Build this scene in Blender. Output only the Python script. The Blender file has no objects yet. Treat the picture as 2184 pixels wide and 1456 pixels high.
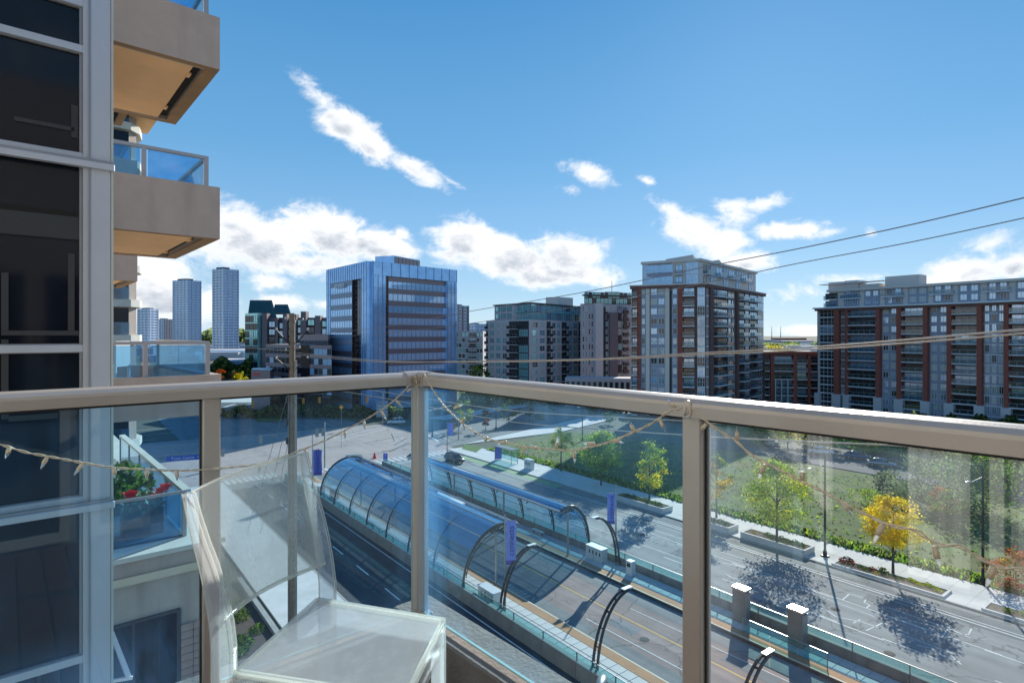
import bpy, math, random
from mathutils import Vector, Matrix
from math import radians as R, sin, cos, pi
random.seed(7)
S = bpy.context.scene
COL = S.collection
# ------------------------------------------------------------------ camera, world, sun, exposure
EYE = 23.0
F = 1240.0; HY = 715.0; CX = 1092.0
cam_d = bpy.data.cameras.new('camera'); cam = bpy.data.objects.new('camera', cam_d); COL.objects.link(cam)
cam.location = (0, 0, EYE); cam.rotation_euler = (R(90), 0, 0)
cam_d.sensor_width = 36.0; cam_d.lens = 36.0*F/2184.0; cam_d.shift_y = -(728.0-HY)/2184.0
cam_d.clip_start = 0.02; cam_d.clip_end = 20000
S.camera = cam
S.view_settings.view_transform = 'Standard'; S.view_settings.look = 'None'
S.view_settings.exposure = 0.55; S.view_settings.gamma = 1.0
try: S.view_settings.use_curve_mapping = False
except Exception: pass
S.render.engine = 'CYCLES'
S.cycles.transparent_max_bounces = 28
S.cycles.max_bounces = 8
S.cycles.caustics_reflective = False; S.cycles.caustics_refractive = False

SUN_AZ = 24.0; SUN_EL = 26.3          # azimuth to the right of the view direction
sd = bpy.data.lights.new('sun', 'SUN'); so = bpy.data.objects.new('sun', sd); COL.objects.link(so)
sd.energy = 5.0; sd.angle = R(0.53); sd.color = (1.0, 0.93, 0.82)
so.rotation_euler = (R(90-SUN_EL), 0, R(180-SUN_AZ))

W = bpy.data.worlds.new('World'); S.world = W; W.use_nodes = True
nt = W.node_tree; N = nt.nodes; L = nt.links
for n_ in list(N): N.remove(n_)
out = N.new('ShaderNodeOutputWorld'); bg = N.new('ShaderNodeBackground'); bg.inputs[1].default_value = 0.10
L.new(bg.outputs[0], out.inputs[0])
sky = N.new('ShaderNodeTexSky'); sky.sky_type = 'NISHITA'; sky.sun_disc = False
sky.sun_elevation = R(SUN_EL); sky.sun_rotation = R(SUN_AZ)
sky.air_density = 1.0; sky.dust_density = 0.25; sky.ozone_density = 3.0; sky.altitude = 200
def wm(op, a, b=None, c=None, clamp=False):
    m = N.new('ShaderNodeMath'); m.operation = op; m.use_clamp = clamp
    for i, v in enumerate((a, b, c)):
        if v is None: continue
        if isinstance(v, (int, float)): m.inputs[i].default_value = v
        else: L.new(v, m.inputs[i])
    return m.outputs[0]
def sstep(v, lo, hi):
    m = N.new('ShaderNodeMapRange'); m.interpolation_type = 'SMOOTHSTEP'; m.clamp = True
    L.new(v, m.inputs[0]); m.inputs[1].default_value = lo; m.inputs[2].default_value = hi
    m.inputs[3].default_value = 0; m.inputs[4].default_value = 1
    return m.outputs[0]
tc = N.new('ShaderNodeTexCoord'); nrm = N.new('ShaderNodeVectorMath'); nrm.operation = 'NORMALIZE'; L.new(tc.outputs['Generated'], nrm.inputs[0])
sep = N.new('ShaderNodeSeparateXYZ'); L.new(nrm.outputs[0], sep.inputs[0])
AZ = wm('ARCTAN2', sep.outputs[0], sep.outputs[1]); EL = wm('ARCSINE', sep.outputs[2])
def nz(scale, stretch, detail, rough, off=(0,0,0), dist=0.0):
    mp = N.new('ShaderNodeMapping'); mp.inputs['Scale'].default_value = (1, 1, stretch); mp.inputs['Location'].default_value = off
    L.new(nrm.outputs[0], mp.inputs[0]); t = N.new('ShaderNodeTexNoise'); L.new(mp.outputs[0], t.inputs['Vector'])
    t.inputs['Scale'].default_value = scale; t.inputs['Detail'].default_value = detail; t.inputs['Roughness'].default_value = rough
    t.inputs['Distortion'].default_value = dist
    return t.outputs[0]
n_big = nz(7, 1.6, 10, 0.66, dist=0.5); n_fine = nz(26, 1.5, 8, 0.68, (3,1,2), 0.6)
noise = wm('ADD', wm('MULTIPLY', wm('SUBTRACT', n_big, 0.5), 2.2), wm('MULTIPLY', wm('SUBTRACT', n_fine, 0.5), 1.15))
# cloud banks: (px, py, rx, ry, rotation deg, strength) seen from the balcony, stored as azimuth and elevation
CL = [(690,215,60,26,35,.75),(735,262,66,34,20,1.0),(790,310,70,34,30,1.1),(880,362,84,26,22,1.05),(960,385,36,8,25,.4),
      (500,480,80,50,5,1.05),(560,520,170,58,0,1.15),(700,505,100,62,12,1.15),(800,520,90,42,10,1.1),(640,560,170,34,0,.95),(860,500,28,14,30,.7),
      (990,510,80,46,10,1.1),(1090,550,130,50,12,1.15),(1200,540,80,44,5,1.1),(1170,590,110,26,0,.9),(960,545,40,22,0,.6),(1250,585,50,26,0,.7),
      (330,590,110,60,0,1.0),(340,640,150,50,0,1.0),(580,600,50,22,0,.8),(600,640,60,14,0,.6),(690,648,40,14,0,.55),
      (1255,372,48,24,20,.62),(1222,405,20,14,0,.4),(1382,386,20,8,25,.4),
      (1440,455,44,14,30,.5),(1470,490,66,34,10,.85),(1540,520,58,34,0,.95),(1570,450,40,36,20,.6),(1620,438,50,18,-10,.6),(1680,490,80,18,0,.7),(1770,495,34,8,0,.35),(1590,560,60,26,0,.9),
      (1855,497,16,9,0,.5),(1690,625,44,16,0,.4),
      (2110,520,60,26,-15,.6),(2070,580,130,36,-10,1.0),(2160,570,60,32,0,.8),(1830,595,70,12,0,.5),(1720,705,60,12,0,.9),(1300,600,30,16,0,.35)]
best = None; under = None
for (px, py, rx, ry, rot, st) in CL:
    rr = math.hypot((px-CX)/F, 1.0)
    a0 = math.atan((px-CX)/F); e0 = math.atan((HY-py)/F/rr)
    ra = rx/F*cos(a0)**2; re = ry/F*cos(a0)*cos(e0)**2; th = R(rot)
    dx = wm('SUBTRACT', AZ, a0); dy = wm('SUBTRACT', EL, e0)
    ra *= 1.12; re *= 1.15
    u = wm('ADD', wm('MULTIPLY', dx, cos(th)/ra), wm('MULTIPLY', dy, -sin(th)/ra))
    v = wm('ADD', wm('MULTIPLY', dx, sin(th)/re), wm('MULTIPLY', dy, cos(th)/re))
    d2 = wm('ADD', wm('MULTIPLY', u, u), wm('MULTIPLY', v, v))
    m = wm('MULTIPLY', wm('SUBTRACT', 1.0, wm('SQRT', d2)), st)
    best = m if best is None else wm('SMOOTH_MAX', best, m, 0.15)
    if rx >= 60 and ry >= 26:
        v2 = wm('ADD', v, 0.55); m2 = wm('SUBTRACT', 1.0, wm('SQRT', wm('ADD', wm('MULTIPLY', u, u), wm('MULTIPLY', v2, v2))))
        under = m2 if under is None else wm('MAXIMUM', under, m2)
# the rest of the sky carries the same kind of broken low cloud
back = wm('MULTIPLY', sstep(wm('ABSOLUTE', AZ), 0.85, 1.1), wm('SUBTRACT', 1.0, sstep(EL, 0.2, 0.7)))
backm = wm('SUBTRACT', wm('MULTIPLY', nz(3, 2.5, 4, .5, (5,2,1)), 1.6), 0.75)
best = wm('MAXIMUM', best, wm('SUBTRACT', wm('MULTIPLY', wm('ADD', backm, 0.6), back), 0.6))
dens = wm('ADD', best, noise)
alpha = wm('POWER', sstep(dens, -0.15, 0.55), 1.1)
alpha = wm('MULTIPLY', alpha, wm('GREATER_THAN', EL, -0.01))
core = wm('MULTIPLY', sstep(wm('ADD', under, wm('MULTIPLY', wm('SUBTRACT', nz(13, 1.6, 6, .6, (0,0,-.05)), 0.5), 2.6)), 0.1, 1.0), sstep(dens, .25, .9))
cr = N.new('ShaderNodeMix'); cr.data_type = 'RGBA'
cr.inputs[6].default_value = (7.4, 7.5, 7.7, 1); cr.inputs[7].default_value = (3.7, 4.1, 4.7, 1); L.new(core, cr.inputs[0])
tint = N.new('ShaderNodeMix'); tint.data_type = 'RGBA'; tint.blend_type = 'MULTIPLY'; tint.inputs[0].default_value = 1.0
tint.inputs[7].default_value = (0.62, 0.86, 1.12, 1); L.new(sky.outputs[0], tint.inputs[6])
gr = N.new('ShaderNodeValToRGB'); L.new(wm('MULTIPLY', EL, 1.4), gr.inputs[0])
E_ = gr.color_ramp.elements; E_[0].position = 0.0; E_[0].color = (4.3,5.3,6.2,1); E_[1].position = 1.0; E_[1].color = (.32,1.6,3.7,1)
for p_, c_ in ((.10,(2.9,4.4,5.7)),(.25,(1.75,3.5,5.4)),(.42,(1.05,2.85,4.9)),(.73,(.52,2.1,4.25))):
    e_ = gr.color_ramp.elements.new(p_); e_.color = (*c_,1)
gm = N.new('ShaderNodeMix'); gm.data_type = 'RGBA'; gm.inputs[0].default_value = .85; L.new(tint.outputs[2], gm.inputs[6]); L.new(gr.outputs[0], gm.inputs[7])
mx = N.new('ShaderNodeMix'); mx.data_type = 'RGBA'; L.new(alpha, mx.inputs[0]); L.new(gm.outputs[2], mx.inputs[6]); L.new(cr.outputs[2], mx.inputs[7])
L.new(mx.outputs[2], bg.inputs[0])

# ------------------------------------------------------------------ frames of reference
AL = R(37.2); rv = (-sin(AL), cos(AL)); nv = (cos(AL), sin(AL))       # street frame: s along the street, d across it
BE = R(41.1)                                                            # balcony frame
def RD(s, d, z=0.0): return Vector((rv[0]*s+nv[0]*d, rv[1]*s+nv[1]*d, z))
def BF(u, v, z=0.0): return Vector((cos(BE)*u-sin(BE)*v, sin(BE)*u+cos(BE)*v, z))
def PZ(px, py, z=0.0):                                                  # pixel -> point at height z
    Y = F*(EYE-z)/(py-HY); return Vector(((px-CX)/F*Y, Y, z))
def PY(px, py, Y): return Vector(((px-CX)/F*Y, Y, EYE-(py-HY)/F*Y))
def on_line(A, B, px):                                                  # distance along the line A>B where the pixel column meets it
    k = (px-CX)/F; dx, dy = B[0]-A[0], B[1]-A[1]; l = math.hypot(dx, dy); dx /= l; dy /= l
    return (k*A[1]-A[0])/(dx-k*dy)
def on_vplane(px, py, P, ang):                                          # pixel ray meets the vertical plane through P with direction ang
    k = (px-CX)/F; dx, dy = cos(ang), sin(ang); t = (k*P[1]-P[0])/(dx-k*dy)
    X, Y = P[0]+t*dx, P[1]+t*dy; return Vector((X, Y, EYE-(py-HY)/F*Y))

# ------------------------------------------------------------------ materials
MATS = {}
def new_mat(name):
    m = bpy.data.materials.new(name); m.use_nodes = True; MATS[name] = m
    return m, m.node_tree.nodes, m.node_tree.links
def mat(name, col, rough=0.8, metal=0.0, var=0.12, scale=3.0, bump=0.0, bscale=None, spec=0.5, stain=0.0, stain_col=(.1,.09,.08), coat=0.0, obj=True, sheen=0.0, streak=0.0):
    m, n, l = new_mat(name); b = n['Principled BSDF']
    b.inputs['Roughness'].default_value = rough; b.inputs['Metallic'].default_value = metal
    b.inputs['Specular IOR Level'].default_value = spec; b.inputs['Coat Weight'].default_value = coat
    t = n.new('ShaderNodeTexCoord'); src = t.outputs['Object']
    nz1 = n.new('ShaderNodeTexNoise'); nz1.inputs['Scale'].default_value = scale; nz1.inputs['Detail'].default_value = 8; nz1.inputs['Roughness'].default_value = .62
    l.new(src, nz1.inputs['Vector'])
    mr = n.new('ShaderNodeMapRange'); l.new(nz1.outputs[0], mr.inputs[0]); mr.inputs[1].default_value = .25; mr.inputs[2].default_value = .75
    mr.inputs[3].default_value = 1-var; mr.inputs[4].default_value = 1+var
    mu = n.new('ShaderNodeVectorMath'); mu.operation = 'SCALE'; mu.inputs[0].default_value = col[:3]; l.new(mr.outputs[0], mu.inputs['Scale'])
    last = mu.outputs[0]
    if stain > 0 or streak > 0:
        mp = n.new('ShaderNodeMapping'); mp.inputs['Scale'].default_value = (1, 1, .12 if streak > 0 else 1); l.new(src, mp.inputs[0])
        n2 = n.new('ShaderNodeTexNoise'); n2.inputs['Scale'].default_value = scale*(.35 if streak == 0 else 1.6); n2.inputs['Detail'].default_value = 6; l.new(mp.outputs[0], n2.inputs['Vector'])
        r2 = n.new('ShaderNodeMapRange'); l.new(n2.outputs[0], r2.inputs[0]); r2.inputs[1].default_value = .5; r2.inputs[2].default_value = .72; r2.inputs[3].default_value = 0; r2.inputs[4].default_value = max(stain, streak)
        mi = n.new('ShaderNodeMix'); mi.data_type = 'RGBA'; l.new(r2.outputs[0], mi.inputs[0]); l.new(last, mi.inputs[6]); mi.inputs[7].default_value = (*stain_col, 1)
        last = mi.outputs[2]
    l.new(last, b.inputs['Base Color'])
    if bump > 0:
        n3 = n.new('ShaderNodeTexNoise'); n3.inputs['Scale'].default_value = bscale or scale*8; n3.inputs['Detail'].default_value = 5; l.new(src, n3.inputs['Vector'])
        bp = n.new('ShaderNodeBump'); bp.inputs['Strength'].default_value = bump; bp.inputs['Distance'].default_value = .02; l.new(n3.outputs[0], bp.inputs['Height']); l.new(bp.outputs[0], b.inputs['Normal'])
    return m
def glass_mat(name, tint=(.8,.9,.95), milk=0.05, milkcol=(.6,.75,.9), refl=1.0, rough=0.0, streaks=0.0, sscale=6.0, ior=1.5, transl=0.5, zgrad=None):
    m, n, l = new_mat(name); n.remove(n['Principled BSDF']); o = n['Material Output']
    tr = n.new('ShaderNodeBsdfTransparent'); tr.inputs[0].default_value = (*tint, 1)
    gl = n.new('ShaderNodeBsdfGlossy'); gl.inputs['Roughness'].default_value = rough; gl.inputs[0].default_value = (1,1,1,1)
    df = n.new('ShaderNodeBsdfDiffuse'); df.inputs[0].default_value = (*milkcol, 1)
    tl = n.new('ShaderNodeBsdfTranslucent'); tl.inputs[0].default_value = (*milkcol, 1)
    dm = n.new('ShaderNodeMixShader'); dm.inputs[0].default_value = transl; l.new(df.outputs[0], dm.inputs[1]); l.new(tl.outputs[0], dm.inputs[2])
    m1 = n.new('ShaderNodeMixShader'); l.new(tr.outputs[0], m1.inputs[1]); l.new(dm.outputs[0], m1.inputs[2])
    m1.inputs[0].default_value = milk
    if streaks > 0:
        t = n.new('ShaderNodeTexCoord')
        def nn(sc, st, lo, hi, a, off=0):
            mp = n.new('ShaderNodeMapping'); mp.inputs['Scale'].default_value = (1, 1, st); mp.inputs['Location'].default_value = (off, off, off); l.new(t.outputs['Object'], mp.inputs[0])
            q = n.new('ShaderNodeTexNoise'); q.inputs['Scale'].default_value = sc; q.inputs['Detail'].default_value = 8; q.inputs['Roughness'].default_value = .65; l.new(mp.outputs[0], q.inputs['Vector'])
            r = n.new('ShaderNodeMapRange'); r.interpolation_type = 'SMOOTHSTEP'; l.new(q.outputs[0], r.inputs[0]); r.inputs[1].default_value = lo; r.inputs[2].default_value = hi; r.inputs[3].default_value = 0; r.inputs[4].default_value = a
            return r.outputs[0]
        a1 = nn(sscale*3, .12, .45, .85, streaks); a2 = nn(sscale*.6, .6, .42, .8, streaks*.7, 3); a3 = nn(sscale*26, 1, .62, .8, streaks*.8, 7)
        ad = n.new('ShaderNodeMath'); l.new(a1, ad.inputs[0]); l.new(a2, ad.inputs[1])
        ad2 = n.new('ShaderNodeMath'); l.new(ad.outputs[0], ad2.inputs[0]); l.new(a3, ad2.inputs[1])
        ad3 = n.new('ShaderNodeMath'); l.new(ad2.outputs[0], ad3.inputs[0]); ad3.inputs[1].default_value = milk; last = ad3.outputs[0]
        if zgrad:      # dirt left along the lower and outer edge of a pane: (z low, z high, amount)
            sp = n.new('ShaderNodeSeparateXYZ'); l.new(t.outputs['Object'], sp.inputs[0])
            for (ax, lo, hi, am) in zgrad:
                r = n.new('ShaderNodeMapRange'); r.interpolation_type = 'SMOOTHSTEP'; l.new(sp.outputs[ax], r.inputs[0]); r.inputs[1].default_value = lo; r.inputs[2].default_value = hi; r.inputs[3].default_value = am; r.inputs[4].default_value = 0
                nm = nn(sscale*1.5, .35, .3, .7, 1.0, 11)
                mm = n.new('ShaderNodeMath'); mm.operation = 'MULTIPLY'; l.new(r.outputs[0], mm.inputs[0]); l.new(nm, mm.inputs[1])
                ax_ = n.new('ShaderNodeMath'); l.new(last, ax_.inputs[0]); l.new(mm.outputs[0], ax_.inputs[1]); last = ax_.outputs[0]
        l.new(last, m1.inputs[0])
    # Schlick reflectance, the same from either side of the pane
    ge = n.new('ShaderNodeNewGeometry'); dp = n.new('ShaderNodeVectorMath'); dp.operation = 'DOT_PRODUCT'; l.new(ge.outputs['Normal'], dp.inputs[0]); l.new(ge.outputs['Incoming'], dp.inputs[1])
    ab = n.new('ShaderNodeMath'); ab.operation = 'ABSOLUTE'; l.new(dp.outputs['Value'], ab.inputs[0])
    om = n.new('ShaderNodeMath'); om.operation = 'SUBTRACT'; om.inputs[0].default_value = 1.0; l.new(ab.outputs[0], om.inputs[1])
    pw = n.new('ShaderNodeMath'); pw.operation = 'POWER'; l.new(om.outputs[0], pw.inputs[0]); pw.inputs[1].default_value = 5.0
    ml = n.new('ShaderNodeMath'); ml.operation = 'MULTIPLY_ADD'; l.new(pw.outputs[0], ml.inputs[0]); ml.inputs[1].default_value = .96; ml.inputs[2].default_value = .04
    fm = n.new('ShaderNodeMath'); fm.operation = 'MULTIPLY'; fm.use_clamp = True; l.new(ml.outputs[0], fm.inputs[0]); fm.inputs[1].default_value = refl
    m2 = n.new('ShaderNodeMixShader'); l.new(fm.outputs[0], m2.inputs[0]); l.new(m1.outputs[0], m2.inputs[1]); l.new(gl.outputs[0], m2.inputs[2])
    l.new(m2.outputs[0], o.inputs[0])
    return m
def far_glass(name, col, metal=0.5, rough=0.04, wob=0.04, wscale=.35, var=.2):
    m = mat(name, col, rough=rough, metal=metal, var=var, scale=.6, bump=wob, bscale=wscale, spec=.8)
    for n_ in m.node_tree.nodes:
        if n_.type == 'BUMP': n_.inputs['Distance'].default_value = .6
    return m
def leaf_mat(name, col):
    m, n, l = new_mat(name); n.remove(n['Principled BSDF']); o = n['Material Output']
    ge = n.new('ShaderNodeNewGeometry'); t = n.new('ShaderNodeTexCoord')
    q = n.new('ShaderNodeTexNoise'); q.inputs['Scale'].default_value = .9; q.inputs['Detail'].default_value = 3; l.new(t.outputs['Object'], q.inputs['Vector'])
    r = n.new('ShaderNodeMapRange'); l.new(q.outputs[0], r.inputs[0]); r.inputs[1].default_value = .3; r.inputs[2].default_value = .7; r.inputs[3].default_value = .65; r.inputs[4].default_value = 1.35
    mu = n.new('ShaderNodeVectorMath'); mu.operation = 'SCALE'; mu.inputs[0].default_value = col; l.new(r.outputs[0], mu.inputs['Scale'])
    d = n.new('ShaderNodeBsdfDiffuse'); tl = n.new('ShaderNodeBsdfTranslucent'); l.new(mu.outputs[0], d.inputs[0]); l.new(mu.outputs[0], tl.inputs[0])
    mi = n.new('ShaderNodeMixShader'); mi.inputs[0].default_value = .62; l.new(d.outputs[0], mi.inputs[1]); l.new(tl.outputs[0], mi.inputs[2]); l.new(mi.outputs[0], o.inputs[0])
    return m

# near things
mat('rail_metal', (.48,.445,.41), rough=.36, metal=.35, var=.05, scale=9, bump=.04, bscale=160, stain=.25, stain_col=(.28,.25,.23))
glass_mat('rail_glass', tint=(.93,.97,.985), milk=.002, milkcol=(.55,.75,.95), refl=1.15, streaks=.014, sscale=3.2, transl=.6, zgrad=[(2, 21.95, 22.12, .08), (2, 22.80, 22.66, .06), (1, .70, .60, .10)])
glass_mat('rail_glass_blue', tint=(.74,.90,.985), milk=.010, milkcol=(.22,.52,.98), refl=.6, streaks=.035, sscale=3.2, transl=.8, zgrad=[(2, 21.98, 22.24, .16)])
glass_mat('rail_glass_corner', tint=(.83,.94,.99), milk=.003, milkcol=(.25,.58,.98), refl=.5, streaks=.026, sscale=3.2, transl=.55, zgrad=[(2, 21.95, 22.10, .10), (0, 1.17, 1.08, .10)])
glass_mat('rail_glass_side', tint=(.83,.94,.99), milk=.003, milkcol=(.25,.58,.98), refl=.5, streaks=.014, sscale=3.2, transl=.55, zgrad=[(2, 21.95, 22.04, .06), (2, 22.80, 22.62, .08), (1, 1.90, 1.70, .24)])
mat('glass_edge', (.55,.75,.72), rough=.2, var=.05)
mat('rubber', (.02,.02,.02), rough=.6)
mat('kerb_concrete', (.23,.21,.195), rough=.9, var=.2, scale=7, bump=.35, bscale=60, stain=.5, stain_col=(.08,.075,.07))
mat('deck_wood', (.16,.055,.028), rough=.55, var=.4, scale=6, bump=.2, bscale=40)
mat('deck_joint', (.02,.012,.01), rough=.9)
mat('cord', (.64,.57,.45), rough=.5, var=.08, scale=20)
mat('bulb_socket', (.64,.56,.42), rough=.45, var=.06, scale=30)
glass_mat('bulb_glass', tint=(.9,.93,.95), milk=.4, milkcol=(.9,.92,.95), refl=2.0)
mat('hook_plastic', (.62,.58,.50), rough=.4, var=.04)
glass_mat('acrylic_back', tint=(.96,.97,.96), milk=.24, milkcol=(.95,.96,.93), refl=.8, rough=.12, streaks=.16, sscale=4, transl=.8)
glass_mat('acrylic', tint=(.975,.98,.98), milk=.2, milkcol=(.90,.91,.92), refl=.6, rough=.15, streaks=.10, sscale=9, transl=.85)
glass_mat('acrylic_edge', tint=(.97,.98,.95), milk=.5, milkcol=(.93,.93,.88), refl=.8, rough=.15, transl=.75)
glass_mat('acrylic_seat', tint=(.97,.98,.98), milk=.36, milkcol=(.95,.95,.95), refl=.6, rough=.2, streaks=.14, sscale=5, transl=.55)
# neighbouring tower
mat('tower_metal', (.50,.525,.58), rough=.45, metal=.2, var=.05, scale=2.5, streak=.25, stain_col=(.33,.34,.38))
mat('mullion', (.30,.31,.33), rough=.45, metal=.3, var=.06)
mat('tower_glass', (.008,.012,.020), rough=.08, var=.3, scale=1.2, spec=.28, bump=.02, bscale=2)
mat('fascia', (.42,.365,.33), rough=.9, var=.09, scale=2.4, bump=.25, bscale=90, streak=.38, stain_col=(.27,.235,.21))
mat('soffit', (.84,.52,.26), rough=.85, var=.07, scale=3)
mat('soffit_edge', (.30,.19,.10), rough=.9)
mat('slot_dark', (.015,.013,.012), rough=.9)
glass_mat('guard_glass', tint=(.50,.74,.90), milk=.08, milkcol=(.25,.55,.85), refl=1.3, streaks=.05, sscale=2)
mat('guard_rail', (.36,.36,.38), rough=.4, metal=.4, var=.05)
mat('stone_ledge', (.55,.57,.53), rough=.8, var=.1, scale=3, stain=.3, stain_col=(.4,.42,.38))
mat('cream_band', (.62,.56,.43), rough=.8, var=.08)
mat('podium_wall', (.46,.425,.38), rough=.9, var=.12, scale=2, bump=.2, bscale=40, streak=.35, stain_col=(.2,.19,.18))
mat('podium_block', (.38,.30,.27), rough=.95, var=.15, scale=5, bump=.3, bscale=50)
mat('beige_wall', (.40,.39,.37), rough=.9, var=.06)
mat('white_paint', (.78,.78,.76), rough=.5, var=.05)
mat('curtain', (.8,.78,.74), rough=.9, var=.1, scale=2)
mat('terrace_floor', (.25,.24,.22), rough=.9, var=.15)
mat('petal_red', (.75,.02,.03), rough=.5); mat('green_leaf', (.06,.14,.035), rough=.6, var=.3, scale=20)
mat('planter_black', (.03,.03,.03), rough=.6)
# street
mat('asphalt', (.185,.195,.20), rough=.92, var=.16, scale=.5, bump=.25, bscale=6, stain=.35, stain_col=(.10,.105,.11))
mat('asphalt_black', (.040,.043,.052), rough=.85, var=.25, scale=.6, bump=.2, bscale=6)
mat('asphalt_dark', (.085,.09,.10), rough=.92, var=.16, scale=.5, bump=.25, bscale=6)
mat('asphalt_patch', (.26,.275,.275), rough=.92, var=.14, scale=.4, stain=.5, stain_col=(.15,.155,.16))
mat('intersection', (.40,.32,.29), rough=.92, var=.12, scale=.15, stain=.4, stain_col=(.25,.22,.21))
mat('busway_red', (.265,.20,.18), rough=.92, var=.2, scale=.4, bump=.2, bscale=6, stain=.5, stain_col=(.16,.145,.14))
mat('busway_grey', (.20,.205,.20), rough=.92, var=.2, scale=.6, stain=.4, stain_col=(.13,.13,.13))
mat('line_white', (.62,.64,.63), rough=.8, var=.25, scale=2.0); mat('line_yellow', (.62,.38,.07), rough=.8, var=.25, scale=2)
mat('lane_green', (.26,.36,.20), rough=.9, var=.2, scale=.6)
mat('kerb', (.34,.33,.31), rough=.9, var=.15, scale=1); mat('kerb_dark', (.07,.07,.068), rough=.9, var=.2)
mat('sidewalk', (.58,.57,.55), rough=.92, var=.1, scale=.8, stain=.25, stain_col=(.33,.32,.31))
mat('paver', (.56,.55,.52), rough=.9, var=.07, scale=1.1); mat('tactile', (.42,.235,.12), rough=.9, var=.15, scale=1.5)
mat('wall_concrete', (.235,.22,.20), rough=.92, var=.22, scale=.8, bump=.3, bscale=12, streak=.6, stain_col=(.10,.095,.09))
mat('soil', (.09,.065,.05), rough=1, var=.35, scale=4, bump=.6, bscale=12)
mat('grass', (.10,.140,.038), rough=1, var=.45, scale=.35, bump=.9, bscale=2.5, stain=.75, stain_col=(.17,.140,.07))
mat('grass_bright', (.085,.16,.03), rough=1, var=.3, scale=.6)
mat('land', (.10,.105,.075), rough=1, var=.4, scale=.01)
mat('steel_dark', (.055,.06,.065), rough=.4, metal=.5, var=.1); mat('steel_grey', (.30,.31,.32), rough=.4, metal=.5, var=.1)
mat('lamp_black', (.02,.021,.024), rough=.45, metal=.3)
glass_mat('canopy_glass', tint=(.34,.62,.85), milk=.58, milkcol=(.05,.24,.56), refl=2.4, rough=.05, streaks=.12, sscale=.5, transl=.4)
glass_mat('canopy_side', tint=(.36,.60,.74), milk=.22, milkcol=(.05,.17,.32), refl=1.8, streaks=.1, sscale=.6)
glass_mat('screen_glass', tint=(.66,.86,.87), milk=.05, milkcol=(.4,.66,.68), refl=1.0)
mat('cabinet', (.62,.66,.66), rough=.4, metal=.2, var=.06); mat('cabinet_cream', (.46,.42,.30), rough=.5, var=.06)
mat('banner_blue', (.10,.15,.62), rough=.7, var=.06, scale=2); mat('banner_light', (.19,.28,.80), rough=.7, var=.06, scale=2); mat('banner_ink', (.02,.03,.28), rough=.7); mat('banner_purple', (.07,.06,.42), rough=.7)
mat('sign_blue', (.02,.10,.50), rough=.5); mat('sign_white', (.85,.86,.88), rough=.5); mat('signal_yellow', (.75,.33,.02), rough=.5); mat('black', (.012,.012,.013), rough=.5)
mat('cone_red', (.75,.02,.03), rough=.5)
mat('pole_wood', (.20,.155,.105), rough=.9, var=.3, scale=3, streak=.6, stain_col=(.09,.07,.055), bump=.4, bscale=20)
mat('wire', (.42,.38,.33), rough=.5, metal=.3); mat('wire_dark', (.17,.18,.20), rough=.5, metal=.3); mat('insulator', (.6,.6,.62), rough=.3)
mat('bark', (.10,.08,.065), rough=.95, var=.3, scale=6, bump=.5)
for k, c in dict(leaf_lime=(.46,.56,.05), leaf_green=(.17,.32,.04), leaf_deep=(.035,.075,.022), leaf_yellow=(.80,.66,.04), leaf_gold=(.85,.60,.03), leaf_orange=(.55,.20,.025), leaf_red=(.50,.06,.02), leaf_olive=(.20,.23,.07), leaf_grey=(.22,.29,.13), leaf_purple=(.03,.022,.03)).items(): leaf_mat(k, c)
mat('car_white', (.72,.74,.76), rough=.25, coat=.6, var=.02); mat('car_dark', (.02,.024,.035), rough=.22, coat=.7, var=.02); mat('car_silver', (.42,.44,.46), rough=.25, metal=.5, coat=.5, var=.02); mat('car_blue', (.04,.09,.22), rough=.25, coat=.6, var=.02)
mat('tyre', (.015,.015,.016), rough=.8); mat('rim', (.45,.45,.47), rough=.3, metal=.7); mat('car_glass', (.015,.02,.028), rough=.05, spec=.8); mat('lamp_red', (.5,.01,.01), rough=.3); mat('lamp_clear', (.8,.82,.85), rough=.2)
# far buildings
far_glass('office_blue', (.30,.54,.86), metal=.45, rough=.12, wob=.03, wscale=.12)
far_glass('office_pane', (.42,.66,.95), metal=.42, rough=.05, wob=.02, wscale=.10)
mat('office_brown', (.21,.175,.20), rough=.25, metal=.2, var=.1, spec=.7); mat('office_dark', (.012,.012,.018), rough=.08, var=.2, spec=.7)
mat('office_mullion', (.17,.28,.45), rough=.4, metal=.4); mat('office_light', (.33,.52,.78), rough=.4, metal=.3)
far_glass('pane_dark', (.03,.04,.05), metal=.1, rough=.05); far_glass('pane_blue', (.34,.47,.62), metal=.55, rough=.05); far_glass('pane_teal', (.30,.62,.64), metal=.35, rough=.06, wob=.04, wscale=.3)
mat('pane_blind', (.46,.49,.48), rough=.4, var=.15, spec=.8); mat('spandrel_blue', (.28,.33,.42), rough=.45, var=.06, spec=.6)
mat('brick_red', (.30,.095,.07), rough=.9, var=.14, scale=1.5); mat('brick_brown', (.19,.105,.095), rough=.9, var=.14, scale=1.5); mat('precast', (.62,.59,.60), rough=.85, var=.06, scale=.6); mat('precast_grey', (.48,.46,.49), rough=.85, var=.06, scale=.6); mat('conc_light', (.55,.56,.58), rough=.85, var=.08); mat('stucco_pale', (.66,.62,.58), rough=.85, var=.06)
mat('slab_edge', (.74,.76,.80), rough=.8, var=.1); mat('charcoal', (.05,.052,.058), rough=.7); mat('frame_white', (.7,.72,.74), rough=.5); mat('frame_dark', (.07,.075,.085), rough=.5)
mat('roof_green', (.028,.075,.072), rough=.5, var=.15, scale=.3, spec=.6); mat('stone_mauve', (.20,.155,.17), rough=.8, var=.1); mat('roof_grey', (.25,.24,.23), rough=.9, var=.15)
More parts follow.
